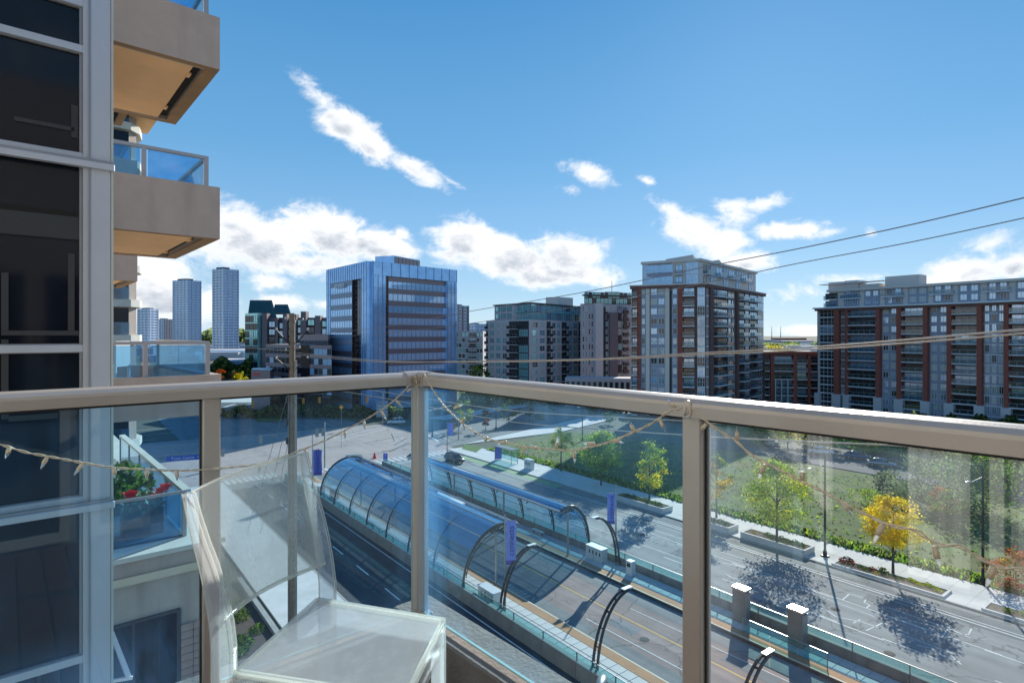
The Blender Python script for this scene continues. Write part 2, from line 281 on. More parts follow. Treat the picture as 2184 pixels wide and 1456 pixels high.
mat('tower_far', (.50,.60,.76), rough=.5, var=.1); mat('tower_far_white', (.93,.95,.98), rough=.6); mat('tower_far_glass', (.25,.38,.58), metal=.4, rough=.2, spec=.7)
mat('far_roof', (.45,.46,.50), rough=.9, var=.3, scale=.05); mat('far_shed', (.32,.38,.50), rough=.8, var=.2, scale=.05)

def streaks(name, amt, ang=AL, sc=.9):      # wheel wear running along the street
    m = MATS[name]; n = m.node_tree.nodes; l = m.node_tree.links; b = n['Principled BSDF']; src = b.inputs['Base Color'].links[0].from_socket
    t = n.new('ShaderNodeTexCoord'); mp = n.new('ShaderNodeMapping'); mp.vector_type = 'TEXTURE'; mp.inputs['Rotation'].default_value = (0,0,ang); mp.inputs['Scale'].default_value = (1, 40, 1); l.new(t.outputs['Object'], mp.inputs[0])
    q = n.new('ShaderNodeTexNoise'); q.inputs['Scale'].default_value = sc; q.inputs['Detail'].default_value = 5; q.inputs['Roughness'].default_value = .6; l.new(mp.outputs[0], q.inputs['Vector'])
    r = n.new('ShaderNodeMapRange'); l.new(q.outputs[0], r.inputs[0]); r.inputs[1].default_value = .3; r.inputs[2].default_value = .7; r.inputs[3].default_value = 1-amt; r.inputs[4].default_value = 1+amt
    cr_ = n.new('ShaderNodeTexVoronoi'); cr_.feature = 'DISTANCE_TO_EDGE'; cr_.inputs['Scale'].default_value = .16; 
    w = n.new('ShaderNodeTexNoise'); w.inputs['Scale'].default_value = .8; w.inputs['Detail'].default_value = 4; l.new(t.outputs['Object'], w.inputs['Vector'])
    av = n.new('ShaderNodeVectorMath'); av.operation = 'MULTIPLY_ADD'; l.new(w.outputs['Color'], av.inputs[0]); av.inputs[1].default_value = (1.6,1.6,1.6); l.new(t.outputs['Object'], av.inputs[2]); l.new(av.outputs[0], cr_.inputs['Vector'])
    c2 = n.new('ShaderNodeMapRange'); l.new(cr_.outputs['Distance'], c2.inputs[0]); c2.inputs[1].default_value = .004; c2.inputs[2].default_value = .012; c2.inputs[3].default_value = .62; c2.inputs[4].default_value = 1.0
    mm = n.new('ShaderNodeMath'); mm.operation = 'MULTIPLY'; l.new(r.outputs[0], mm.inputs[0]); l.new(c2.outputs[0], mm.inputs[1])
    s_ = n.new('ShaderNodeVectorMath'); s_.operation = 'SCALE'; l.new(src, s_.inputs[0]); l.new(mm.outputs[0], s_.inputs['Scale']); l.new(s_.outputs[0], b.inputs['Base Color'])
for nm_, am_ in (('asphalt', .2), ('asphalt_patch', .2), ('busway_red', .25), ('busway_grey', .25), ('asphalt_black', .3), ('intersection', .06)): streaks(nm_, am_)
mat('mirror_cap', (.75,.75,.74), rough=.16, metal=.95, var=.03)
mat('door_reflection', (.035,.038,.042), rough=.6)  # flat dark tone standing in for reflections in the tower windows
# ------------------------------------------------------------------ mesh builder
class MB:
    def __init__(s): s.v = []; s.f = []; s.m = []; s.names = []; s.sm = []
    def mi(s, m):
        if m not in s.names: s.names.append(m)
        return s.names.index(m)
    def add(s, vs, fs, m, smooth=False):
        o = len(s.v); s.v += [tuple(x) for x in vs]; k = s.mi(m)
        for f in fs: s.f.append(tuple(o+i for i in f)); s.m.append(k); s.sm.append(smooth)
        return s
    def box(s, x0, x1, y0, y1, z0, z1, m, top=None):
        vs = [(x0,y0,z0),(x1,y0,z0),(x1,y1,z0),(x0,y1,z0),(x0,y0,z1),(x1,y0,z1),(x1,y1,z1),(x0,y1,z1)]
        s.add(vs, [(0,3,2,1),(0,1,5,4),(1,2,6,5),(2,3,7,6),(3,0,4,7)], m); s.add([vs[4],vs[5],vs[6],vs[7]], [(0,1,2,3)], top or m); return s
    def bbox(s, x0, x1, y0, y1, z0, z1, m, b=.005):          # box with chamfered vertical and top edges
        ring = lambda i: [(x0+i+b,y0+i),(x1-i-b,y0+i),(x1-i,y0+i+b),(x1-i,y1-i-b),(x1-i-b,y1-i),(x0+i+b,y1-i),(x0+i,y1-i-b),(x0+i,y0+i+b)]
        rows = [(0, z0+0), (0, z1-b), (b*.9, z1)]
        vs = []
        for i, z in rows: vs += [(x, y, z) for x, y in ring(i)]
        fs = [tuple(range(7,-1,-1)), tuple(range(16,24))]
        for r_ in range(2):
            for k in range(8): a = r_*8+k; c = r_*8+(k+1)%8; fs.append((a, c, c+8, a+8))
        return s.add(vs, fs, m)
    def prism(s, poly, z0, z1, m, top=None, smooth=False):
        n = len(poly); vs = [(x,y,z0) for x,y in poly]+[(x,y,z1) for x,y in poly]
        s.add(vs, [(i,(i+1)%n,n+(i+1)%n,n+i) for i in range(n)], m, smooth); s.add(vs, [tuple(range(n-1,-1,-1))], m); s.add(vs[n:], [tuple(range(n))], top or m); return s
    def quad(s, a, b, c, d, m): return s.add([a,b,c,d], [(0,1,2,3)], m)
    def tube(s, pts, r, m, n=6, caps=True):
        P = [Vector(p) for p in pts]; rs = r if isinstance(r, (list, tuple)) else [r]*len(P); vs = []; up = None
        for i, p in enumerate(P):
            t = (P[min(i+1, len(P)-1)]-P[max(i-1, 0)]).normalized()
            if up is None: up = Vector((0,0,1)) if abs(t.z) < .9 else Vector((1,0,0))
            a = t.cross(up); a = a.normalized() if a.length > 1e-6 else t.orthogonal().normalized(); b = t.cross(a); up = -b if False else up
            for k in range(n): q = 2*pi*k/n; vs.append(p+a*(cos(q)*rs[i])+b*(sin(q)*rs[i]))
        fs = []
        for i in range(len(P)-1):
            for k in range(n): fs.append((i*n+k, i*n+(k+1)%n, (i+1)*n+(k+1)%n, (i+1)*n+k))
        s.add(vs, fs, m, True)
        if caps: s.add(vs[:n], [tuple(range(n-1,-1,-1))], m); s.add(vs[-n:], [tuple(range(n))], m)
        return s
    def sweep(s, prof, pts, m, cap=True, smooth=False):       # prof: list of (side, up) swept along pts with vertical up
        P = [Vector(p) for p in pts]; vs = []; n = len(prof)
        for i, p in enumerate(P):
            t = (P[min(i+1, len(P)-1)]-P[max(i-1, 0)]).normalized(); a = t.cross(Vector((0,0,1))).normalized(); b = a.cross(t)
            for (x, y) in prof: vs.append(p+a*x+b*y)
        fs = [(i*n+k, i*n+(k+1)%n, (i+1)*n+(k+1)%n, (i+1)*n+k) for i in range(len(P)-1) for k in range(n)]
        if cap: fs += [tuple(range(n-1,-1,-1)), tuple((len(P)-1)*n+k for k in range(n))]
        return s.add(vs, fs, m, smooth)
    def lathe(s, prof, m, n=16, c=(0,0,0)):
        vs = []; k = len(prof)
        for i in range(n):
            a = 2*pi*i/n
            for r_, z in prof: vs.append((c[0]+cos(a)*r_, c[1]+sin(a)*r_, c[2]+z))
        return s.add(vs, [(i*k+j, ((i+1)%n)*k+j, ((i+1)%n)*k+j+1, i*k+j+1) for i in range(n) for j in range(k-1)], m, True)
    def beam(s, a, b, w, h, m):
        a = Vector(a); b = Vector(b); t = (b-a).normalized(); u = Vector((0,0,1)) if abs(t.z) < .95 else Vector((0,1,0))
        x = t.cross(u).normalized()*w/2; y = x.cross(t).normalized()*h/2
        vs = [a-x-y,a+x-y,a+x+y,a-x+y,b-x-y,b+x-y,b+x+y,b-x+y]
        return s.add(vs, [(0,3,2,1),(4,5,6,7),(0,1,5,4),(1,2,6,5),(2,3,7,6),(3,0,4,7)], m)
    def mesh(s, name):
        me = bpy.data.meshes.new(name); me.from_pydata(s.v, [], s.f)
        for n_ in s.names: me.materials.append(MATS[n_])
        me.polygons.foreach_set('material_index', s.m); me.polygons.foreach_set('use_smooth', s.sm); me.update()
        return me
def put(name, me, parent=None, loc=(0,0,0), rz=0.0, kind=None):
    if isinstance(me, MB): me = me.mesh(name)
    o = bpy.data.objects.new(name, me); COL.objects.link(o)
    o.location = loc; o.rotation_euler = (0, 0, rz)
    if parent is not None: o.parent = parent
    if kind: o['kind'] = kind
    return o
def thing(name, label, cat, loc=(0,0,0), rz=0.0, group=None):
    o = bpy.data.objects.new(name, None); COL.objects.link(o); o.location = loc; o.rotation_euler = (0,0,rz); o.empty_display_size = .2
    o['label'] = label; o['category'] = cat
    if group: o['group'] = group
    return o
def tag(o, label, cat, group=None):
    o['label'] = label; o['category'] = cat
    if group: o['group'] = group
    return o
def copy_tree(o, parent=None):
    c = o.copy(); COL.objects.link(c); c.parent = parent
    for ch in list(o.children): copy_tree(ch, c)
    return c
def text_mesh(txt, size, m, depth=.01, align='CENTER'):
    cu = bpy.data.curves.new('lettering', 'FONT'); cu.body = txt; cu.size = size; cu.extrude = depth; cu.align_x = align; cu.align_y = 'CENTER'; cu.resolution_u = 2
    ob = bpy.data.objects.new('lettering', cu); COL.objects.link(ob); bpy.context.view_layer.update()
    me = bpy.data.meshes.new_from_object(ob.evaluated_get(bpy.context.evaluated_depsgraph_get())); me.materials.clear(); me.materials.append(MATS[m])
    bpy.data.objects.remove(ob); bpy.data.curves.remove(cu)
    return me
# ================================================================== GROUND AND STREET (setting)
def strip(name, d0, d1, s0, s1, z, m, kind='structure', n=1):
    b = MB(); b.quad(RD(s0,d0,z), RD(s0,d1,z), RD(s1,d1,z), RD(s1,d0,z), m); return put(name, b, kind=kind)
b = MB(); b.quad((-9000,-1500,-.05), (9000,-1500,-.05), (9000,15000,-.05), (-9000,15000,-.05), 'land'); put('ground', b, kind='structure')
strip('road', 19.0, 60.2, -60, 260, -.004, 'asphalt')
strip('near_lanes', 19.0, 26.96, -60, 94, .001, 'asphalt_black')  # near lanes coloured much darker than the rest of the road
# cross street and the intersection
cdir = Vector((.61, .792, 0)).normalized(); cn = Vector((-cdir.y, cdir.x, 0))
cc = RD(117, 60)
def CS(a, c, z=0): return cc + cdir*a + cn*c + Vector((0,0,z))
b = MB(); b.quad(CS(-160,-14,.0), CS(200,-14,.0), CS(200,13,.0), CS(-160,13,.0), 'asphalt'); put('cross_street', b, kind='structure')
b = MB(); b.quad(RD(98,18,.004), RD(98,62,.004), RD(140,66,.004), RD(146,14,.004), 'intersection'); b.quad(RD(98,18,.004), RD(146,14,.004), RD(150,-90,.004), RD(112,-90,.004), 'intersection'); put('intersection', b, kind='structure')
strip('pavement_patch', 45.5, 57.0, -20, 96, .0, 'asphalt_patch')
# lane markings
def mark(name, items, m, z=.008):
    b = MB()
    for (s0, d0, s1, d1, w) in items:
        a = RD(s0, d0, z); c = RD(s1, d1, z); t = (c-a).normalized(); q = Vector((-t.y, t.x, 0))*w/2
        b.quad(a-q, c-q, c+q, a+q, m)
    return put(name, b, kind='structure')
mk = [(-30, 26.35, 97, 26.35, .13), (-30, 45.1, 96, 45.1, .13), (-30, 57.55, 88, 57.55, .16), (-30, 58.05, 88, 58.05, .12)]
for k in range(-5, 16): mk.append((k*6.6, 22.8, k*6.6+3, 22.8, .12))
for k in range(-5, 15):
    mk.append((k*6.8+1, 49.1, k*6.8+4.6, 49.1, .12)); mk.append((k*6.8+3, 53.3, k*6.8+6.2, 53.3, .12))
mk += [(18, 48.9, 26, 48.9, .12), (12, 53.4, 44, 53.7, .10), (20, 52.4, 33, 53.2, .07), (36, 50.2, 60, 49.6, .08), (40, 55.1, 62, 54.6, .09)]
mark('lane_markings', mk, 'line_white')
# survey-paint squiggles on the far lanes
def squiggle(pts, w=.10):
    out = []
    for a, c in zip(pts[:-1], pts[1:]):
        A = PZ(*a); C = PZ(*c); out.append((A, C))
    b = MB()
    for A, C in out:
        t = (C-A).normalized(); q = Vector((-t.y, t.x, 0))*w/2; z = Vector((0,0,.009))
        b.quad(A-q+z, C-q+z, C+q+z, A+q+z, 'line_white')
    return b
allsq = MB()
for pts in ([(1548,1223),(1560,1231),(1590,1239),(1640,1248)], [(1808,1266),(1812,1266),(1797,1278)], [(1813,1266),(1860,1280),(1900,1296),(2030,1342),(2070,1360)], [(1850,1272),(1843,1284),(1856,1290),(1848,1295)],
            [(1745,1296),(1760,1298),(1782,1314),(1840,1326),(1880,1340)], [(1820,1328),(1835,1320)], [(1847,1344),(1884,1327),(1935,1350)], [(1920,1312),(1925,1318),(1980,1332),(2020,1346)], [(2030,1332),(2022,1340),(2010,1357)], [(2072,1340),(2066,1352),(2058,1352)],
            [(1665,1280),(1690,1275)], [(1955,1375),(1985,1381),(2010,1397),(2048,1410)], [(2028,1397),(2050,1416)], [(1917,1349),(1985,1375),(2038,1395)], [(1538,1176),(1560,1183),(1600,1196)], [(1540,1199),(1570,1205),(1620,1220)]):
    q = squiggle(pts); allsq.add(q.v, q.f, 'line_white')
put('paint_marks', allsq, kind='structure')
b = MB(); rq = random.Random(21)
for (s0, d0, l_, w_) in ((24, 46.2, 5, 1.6), (36, 50.4, 3, 2.2), (15, 55.2, 7, 1.3), (47, 46.8, 4, 1.5), (52, 54.5, 6, 1.2), (70, 50, 5, 2), (30, 34.2, 2.6, 1.2), (20, 36.8, 4, 1.1)):
    b.quad(RD(s0,d0,.0095), RD(s0,d0+w_,.0095), RD(s0+l_,d0+w_,.0095), RD(s0+l_,d0,.0095), 'asphalt')
put('repair_patch', b, kind='structure')
mh = MB().lathe([(0,.004),(.36,.004),(.38,0)], 'kerb_dark', 18); mh = mh.mesh('manhole_cover')
for (s0, d0) in ((22.5,51.2),(33,47.4),(44.5,52.6),(17,47.2),(29,34.6),(60,48.3),(50,22)): put('manhole_cover', mh, None, RD(s0,d0,.012), kind='structure')
# crosswalks, stop lines, bike lane
mk = []
for k in range(9): mk.append((97.6+k*.15, 19.5+k*.9, 100.6+k*.15, 19.5+k*.9, .45))
for k in range(26): mk.append((97.2, 29+k*1.2, 100.4, 29+k*1.2, .5))
mk += [(95.8, 45, 95.8, 60, .4), (96.8, 27, 96.8, 60, .18), (101.2, 19, 101.2, 60, .18)]
for k in range(20): mk.append((150.5+k*-.1, 10-k*1.2, 147.5+k*-.1, 10-k*1.2, .5))
mk += [(110, 63.5, 133, 69.5, .5), (110, 66.0, 132, 72, .2), (126, 44, 136, 62, .25), (124, 47, 133, 62, .25), (150, 15, 160, -60, .25), (158, 20, 166, -60, .15), (166, 20, 176, -60, .3)]
mark('crosswalk_markings', mk, 'line_white', .012)
mk = [(112, 54, 118, 60, .3), (118, 50, 121, 60, .3), (108, 57, 111, 60, .3), (106, 50, 113, 58, .25), (106, 46, 107, 52, .3), (116, 56, 126, 60, .2)]
mark('tar_seams', mk, 'kerb_dark', .012)
strip('bike_lane', 58.3, 60.1, 66, 94, .004, 'lane_green')
# busway between the platforms
strip('busway', 31.3, 40.2, -30, 98, .004, 'busway_red')
for d0, d1 in ((31.3, 32.9), (38.5, 40.2)): strip('busway_edge', d0, d1, -30, 98, .008, 'busway_grey')
mark('busway_line', [(-30, 36.0, 98, 36.0, .13)], 'line_yellow', .010)
mark('busway_side_lines', [(20, 33.6, 34, 33.4, .08), (14, 38.2, 33, 37.6, .07)], 'line_white', .010)
# kerbs, sidewalk, planting strips
def curb(name, d0, d1, s0, s1, z, m='kerb', z0=-.02):
    b = MB(); b.box(d0, d1, s0, s1, z0, z, m); return put(name, b, rz=AL, kind='structure')
curb('kerb', 60.2, 60.42, -60, 99, .13)
sw = put('sidewalk', MB().box(60.42, 66.5, -60, 101, -.02, .12, 'sidewalk'), rz=AL, kind='structure')
b = MB()
for k in range(-30, 50): b.box(60.45, 66.5, k*2.0, k*2.0+.03, .12, .1225, 'kerb')
b.box(63.2, 63.23, -60, 100, .12, .123, 'kerb'); put('sidewalk_joints', b, sw)
curb('near_sidewalk', 13.2, 18.8, -60, 99, .12, 'sidewalk'); curb('near_kerb', 18.8, 19.02, -60, 99, .13)
b = MB(); b.quad(CS(2,-14.2,.10), CS(-2+30,-22,.10), CS(200,-22,.10), CS(200,-14.2,.10), 'sidewalk'); put('cross_street_sidewalk', b, kind='structure')
b = MB(); b.quad(CS(25,13.2,.10), CS(200,13.2,.10), CS(200,20,.10), CS(25,20,.10), 'sidewalk'); put('far_sidewalk', b, kind='structure')
# fields
def poly_sheet(name, pts, z, m, kind='structure'):
    b = MB(); b.add([(p[0], p[1], z) for p in pts], [tuple(range(len(pts)))], m); return put(name, b, kind=kind)
poly_sheet('field', [RD(-70,66.5), RD(-70,103), RD(62,105), RD(100,96), RD(104,92), RD(97,66.5)], .05, 'grass')
poly_sheet('parking_lot', [RD(-80,104), RD(-80,123), RD(75,125), RD(75,106)], .055, 'asphalt_dark')
poly_sheet('lawn', [RD(-90,124), RD(-90,158), RD(90,160), RD(90,126)], .06, 'grass_bright')
poly_sheet('corner_lawn', [PZ(990,948), PZ(1030,955), PZ(1015,966), PZ(985,958)], .13, 'grass_bright')
poly_sheet('parking_lot', [(-230,175), (-60,182), (-20,225), (-200,260)], .01, 'asphalt_dark')
poly_sheet('planting_island', [PZ(520,880), PZ(590,868), PZ(612,885), PZ(600,900), PZ(550,900)], .12, 'grass')
poly_sheet('planting_bed', [PZ(600,862), PZ(690,868), PZ(740,895), PZ(650,880)], .12, 'grass')
poly_sheet('service_lane', [(-150,196), (-88,200), (-62,216), (-64,222), (-150,214)], .02, 'sidewalk')
mk = MB()
for k in range(14):
    a = Vector((-150+k*5.2, 171+k*1.4, .016)); mk.quad(a, a+Vector((1.0,.2,0)), a+Vector((.2,9,0)), a+Vector((-.5,9,0)), 'line_white')
for k in range(16):
    a = Vector((-128+k*3.1, 205.5+k*.7-38, .02)); mk.quad(a, a+Vector((1.6,.3,0)), a+Vector((1.2,3,0)), a+Vector((-.3,3,0)), 'line_white')
put('parking_lines', mk, kind='structure')

# grass tufts over the field
b = MB(); rg = random.Random(3)
for i in range(10000):
    s = rg.uniform(-20, 96); d = 66.9 + rg.random()**1.3*36
    if rg.random() < .6: d = rg.uniform(66.6, 69)
    p = RD(s, d, .04); h = rg.uniform(.08, .26)*(1.0 if d > 69 else 1.9); w = rg.uniform(.08, .22); a = rg.uniform(0, pi); dx, dy = cos(a)*w, sin(a)*w
    lean = Vector((rg.uniform(-.2,.2), rg.uniform(-.2,.2), h))
    m = rg.choices(['leaf_olive', 'leaf_deep', 'leaf_green', 'leaf_lime'], [5, 1 if d > 69 else 4, 3 if d > 69 else 6, 1.6])[0]
    b.add([p+Vector((-dx,-dy,0)), p+Vector((dx,dy,0)), p+lean+Vector((dx*.6,dy*.6,0)), p+lean*1.1-Vector((dx*.5,dy*.5,0))], [(0,1,2,3)], m)
tag(put('wild_grass', b, kind='stuff'), 'rough green and tan grass covering the open field', 'grass')

# ================================================================== PLATFORMS, WALLS
def platform(name, d0, d1, td0, td1, s0, s1, label_side):
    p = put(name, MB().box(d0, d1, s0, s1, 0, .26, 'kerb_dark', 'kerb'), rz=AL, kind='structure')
    tile = MB().bbox(-.435, .435, -.445, .445, 0, .035, 'paver', .012).mesh('paver')
    lo, hi = min(d0,d1)+.05, max(d0,d1)
    a0, a1 = (lo, min(td0,td1)) if td0 > (d0+d1)/2 else (max(td0,td1), hi)
    nd = int((a1-a0)/.9); wd = (a1-a0)/nd; ns = int(46/.92)
    for i in range(ns):
        for j in range(nd):
            put('paver', tile, p, (a0+wd*(j+.5), s0+.46+i*.92+24, .26+random.uniform(-.004,.004)))
    b = MB(); b.box(a0, a1, s0+24+ns*.92, s1, .26, .29, 'paver'); b.box(a0, a1, s0, s0+24, .26, .29, 'paver'); put('paving', b, p)
    t0, t1 = min(td0, td1), max(td0, td1)
    b = MB(); b.box(t0, t1-.02, s0, s1, .26, .30, 'tactile'); put('tactile_strip', b, p)
    e = MB(); e.box(td1-.01 if td1 > td0 else td1-.12, td1+.12 if td1 > td0 else td1+.01, s0, s1, .2, .305, 'cream_band'); put('platform_edge', e, p)
    return p
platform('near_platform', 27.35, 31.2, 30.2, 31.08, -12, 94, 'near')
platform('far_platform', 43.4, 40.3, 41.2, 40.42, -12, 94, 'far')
def parapet(name, label, d0, d1, s0, s1, h, step, glass_h, group):
    t = thing(name, label, 'wall', RD(0,0,0), AL, group)
    pan = MB().bbox(d0, d1, .015, step-.015, 0, h, 'wall_concrete', .02).mesh('wall_panel')
    cope = MB().box(d0-.03, d1+.03, 0.0, step, h, h+.05, 'kerb').mesh('coping')
    gl = MB().box((d0+d1)/2-.01, (d0+d1)/2+.01, .05, step-.05, h+.06, h+glass_h, 'screen_glass').box((d0+d1)/2-.03, (d0+d1)/2+.03, 0, step, h+glass_h, h+glass_h+.05, 'steel_grey').box((d0+d1)/2-.04, (d0+d1)/2+.04, -.02, .05, h+.05, h+glass_h, 'steel_grey').mesh('guard_glass')
    n = int((s1-s0)/step)
    for i in range(n):
        put('wall_panel', pan, t, (0, s0+i*step, 0)); put('coping', cope, t, (0, s0+i*step, 0)); put('guard_glass', gl, t, (0, s0+i*step, 0))
    return t
parapet('concrete_wall', 'weathered grey concrete wall with glass guard along the near side of the bus platform', 26.95, 27.3, -10, 95, 1.15, 3.5, .55, None)
parapet('concrete_wall', 'weathered grey concrete wall with glass guard between far bus platform and traffic lanes', 43.45, 43.75, -3, 95, .95, 3.5, .55, None)
curb('median_strip', 43.8, 44.7, -30, 95, .14, 'sidewalk')

# ================================================================== STATION CANOPIES
def canopy(name, label, dw, sgn, s0, s1, base, cat='bus shelter', H=4.7, span=7.6):
    """vault rising from the wall at dw and leaning over the platform (sgn = +1 towards larger d)"""
    t = thing(name, label, cat, RD(s0, dw, base), AL)
    def prof(q): # q 0..1
        a = q*R(112); x = span*.56*(1-cos(a)) ; z = H*sin(min(a, R(112)))*(1.0 if a < R(90) else 1.0)
        return x*sgn, z
    n = 12; P = [prof(i/n) for i in range(n+1)]
    Ln = s1-s0; nb = int(round(Ln/5.2)); st = Ln/nb
    # glass panes, one object per bay and row (vertical part clear, roof part blue)
    rows = [(0,2),(2,4),(4,6),(6,9),(9,12)]
    for (i0, i1) in rows:
        g = MB(); mg = 'canopy_side' if i1 <= 4 else 'canopy_glass'
        for i in range(i0, i1):
            (x0,z0),(x1,z1) = P[i], P[i+1]
            g.quad((x0,.03,z0),(x0,st-.03,z0),(x1,st-.03,z1),(x1,.03,z1), mg)
        me = g.mesh('glass_pane')
        for k in range(nb): put('glass_pane', me, t, (0, k*st, 0))
    rib = MB()
    for off in (0.0,):
        rib.sweep([(-.05,-.09),(.05,-.09),(.05,.09),(-.05,.09)], [(x*.985, off, z-.12) for x, z in P], 'steel_dark')
    rme = rib.mesh('rib')
    rib2 = MB(); rib2.tube([(x*.93+sgn*.25, 0, z*.88) for x, z in P[1:]], .045, 'steel_dark', 5)
    for i in range(1, n, 1):
        x, z = P[i]; x2, z2 = P[min(i+1, n)]; rib2.beam((x*.985,0,z-.15), (x2*.93+sgn*.25,0,z2*.88), .035, .035, 'steel_dark')
    r2 = rib2.mesh('truss')
    for k in range(nb+1):
        put('rib', rme, t, (0, k*st, 0))
        put('truss', r2, t, (0, k*st, 0))
    pu = MB()
    for i in (2, 4, 6, 9, 12):
        x, z = P[i]; pu.beam((x, 0, z+.02), (x, Ln, z+.02), .05, .06, 'steel_grey')
    put('purlins', pu, t)
    gut = MB(); x, z = P[12]; gut.box(min(x, x+sgn*.12), max(x, x+sgn*.12), -.2, Ln+.2, z-.14, z+.04, 'steel_grey'); put('gutter', gut, t)
    sl = MB(); x8 = P[8][0]
    for k in range(int(Ln/.55)): sl.box(min(x8, x8+sgn*1.3), max(x8, x8+sgn*1.3), k*.55, k*.55+.06, P[8][1]-.42, P[8][1]-.30, 'steel_dark')
    sl.box(min(x8, x8+sgn*.08), max(x8, x8+sgn*.08), 0, Ln, P[8][1]-.5, P[8][1]-.3, 'steel_dark')
    put('louvres', sl, t, kind='stuff')
    post = MB(); xp = span*.50*sgn; post.lathe([(.11,-base+.26),(.11,4.3)], 'steel_grey', 12, (xp,0,0)); pme = post.mesh('post')
    for k in range(0, nb+1, 2): put('post', pme, t, (0, min(k*st+.4, Ln-.2), 0))
    # benches and low screens along the platform
    for k in range(1, nb, 3):
        q = MB(); q.box(min(sgn*.9, sgn*1.35), max(sgn*.9, sgn*1.35), 0, 2.0, -base+.7, -base+.76, 'steel_grey'); q.box(sgn*1.1-.05, sgn*1.1+.05, .2, .3, -base+.28, -base+.7, 'steel_dark'); q.box(sgn*1.1-.05, sgn*1.1+.05, 1.7, 1.8, -base+.28, -base+.7, 'steel_dark')
        put('bench', q, t, (0, k*st+.5, 0))
    for y in (-.06, Ln+.06): put('end_arch', MB().tube([(x, y, z+.05) for x, z in P], .09, 'steel_dark', 8), t)
    return t
canopy('station_canopy', 'nearer curved blue glass station canopy over the bus platform, below the balcony corner', 27.15, 1, 42.8, 79.0, 1.2)
canopy('station_canopy', 'farther curved blue glass station canopy beside the traffic lanes', 43.6, -1, 44.0, 77.5, 1.0, H=4.5, span=5.3)

# arched platform lamps: twin curved steel ribs ending in a small light head
def arch_lamp_mesh():
    P = []
    for i in range(13):
        a = i/12*R(88); P.append((3.3*(1-cos(a)), 0, 5.1*sin(a)**.92 if a > 0 else 0))
    ribs = []
    for y in (-.17, .17):
        r_ = MB(); r_.sweep([(-.05,-.09),(.05,-.09),(.05,.09),(-.05,.09)], [(x, y*(1.25-.4*i/12), z) for i, (x, _, z) in enumerate(P)], 'steel_dark'); ribs.append(r_.mesh('curved_rib'))
    cr_ = MB()
    for i in (1,3,5,7,9,11): x, _, z = P[i]; cr_.box(x-.05, x+.05, -.2, .2, z-.05, z+.05, 'steel_dark')
    hd = MB(); x, _, z = P[-1]; hd.box(x-.5, x+.35, -.16, .16, z+.06, z+.12, 'cabinet'); hd.box(x-.3, x+.3, -.1, .1, z-.02, z+.06, 'sign_white')
    ft = MB(); ft.box(-.2, .2, -.3, .3, 0, .12, 'steel_grey')
    for q in (-.22, .22): ft.lathe([(.03,.12),(.03,.2),(0,.2)], 'steel_grey', 6, (.12,q,0)); 
    return ribs, cr_.mesh('cross_bar'), hd.mesh('light_head'), ft.mesh('base_plate')
AR = arch_lamp_mesh()
def arch_lamp(s, d, sgn, base, label):
    t = thing('arched_lamp', label, 'platform lamp', RD(s, d, base), AL + (0 if sgn > 0 else pi), 'arched steel platform lamps')
    for r_ in AR[0]: put('curved_rib', r_, t)
    put('cross_bar', AR[1], t, kind='stuff'); put('light_head', AR[2], t); put('base_plate', AR[3], t); return t
arch_lamp(27.2, 27.5, 1, .4, 'arched dark steel lamp standing alone on the near bus platform, nearest to the balcony')
arch_lamp(37.6, 27.5, 1, .4, 'arched dark steel lamp beside the white cabinet at the end of the near canopy')
arch_lamp(39.6, 43.2, -1, .4, 'arched dark steel lamp on the far platform next to a blue banner')
arch_lamp(17.0, 27.5, 1, .4, 'arched dark steel lamp on the near platform behind the balcony railing')

# platform cabinets
def cabinet(s, d, w, l, h, label, m='cabinet', base=.29):
    t = thing('equipment_cabinet', label, 'cabinet', RD(s, d, base), AL)
    put('body', MB().bbox(-w/2, w/2, -l/2, l/2, 0, h-.06, m, .015), t); put('lid', MB().bbox(-w/2-.05, w/2+.05, -l/2-.05, l/2+.05, h-.06, h, 'cabinet', .015), t)
    v = MB()
    for i in range(4): v.box(-w/2-.012, -w/2, -l/2+.15+i*(l-.3)/4, -l/2+.3+i*(l-.3)/4, h*.45, h*.72, 'slot_dark')
    put('vent', v, t); dd = MB(); dd.box(-w/2-.008, -w/2, -.01, .01, .08, h-.1, 'slot_dark'); put('door_seam', dd, t); return t
cabinet(40.4, 28.3, .9, 2.3, 1.35, 'long white equipment cabinet behind the glass guard at the near canopy end')
cabinet(41.9, 42.6, .9, 2.2, 1.3, 'grey equipment cabinet with dark vents at the far canopy end')
cabinet(17.6, 30.2, .8, 1.7, 2.3, 'tall cream cabinet with pale top on the near platform by the railing post', 'cabinet_cream')
cabinet(79.8, 29.4, .8, 1.6, 1.5, 'cream cabinet with dark screen at the far left end of the near canopy', 'cabinet_cream')
cabinet(83.5, 28.6, .9, 1.8, 1.2, 'pale blue cabinet on the platform ramp past the near canopy', 'cabinet')
def pillar(s, label):
    t = thing('entrance_pillar', label, 'pillar', RD(s, 42.6, .28), AL, 'lit stone pillars at the end of the far platform')
    put('shaft', MB().bbox(-.38, .38, -.55, .55, 0, 2.55, 'wall_concrete', .03), t); put('cap', MB().bbox(-.46, .46, -.63, .63, 2.55, 2.68, 'mirror_cap', .03), t)
    put('side_panel', MB().box(-.36, .36, -.60, -.555, .3, 2.4, 'steel_grey'), t); return t
pillar(25.9, 'stone pillar with sunlit white cap farther along the platform, close to the railing post')
pillar(21.4, 'stone pillar with white cap at the very end of the far platform')
t = thing('glass_screen', 'clear glass screen standing on the platform slab between two pillars', 'screen', RD(18.5, 41.0, .28), AL)
for k in range(3): put('pane', MB().box(-.01, .01, k*2.1, k*2.1+2.0, .1, 1.1, 'screen_glass'), t)
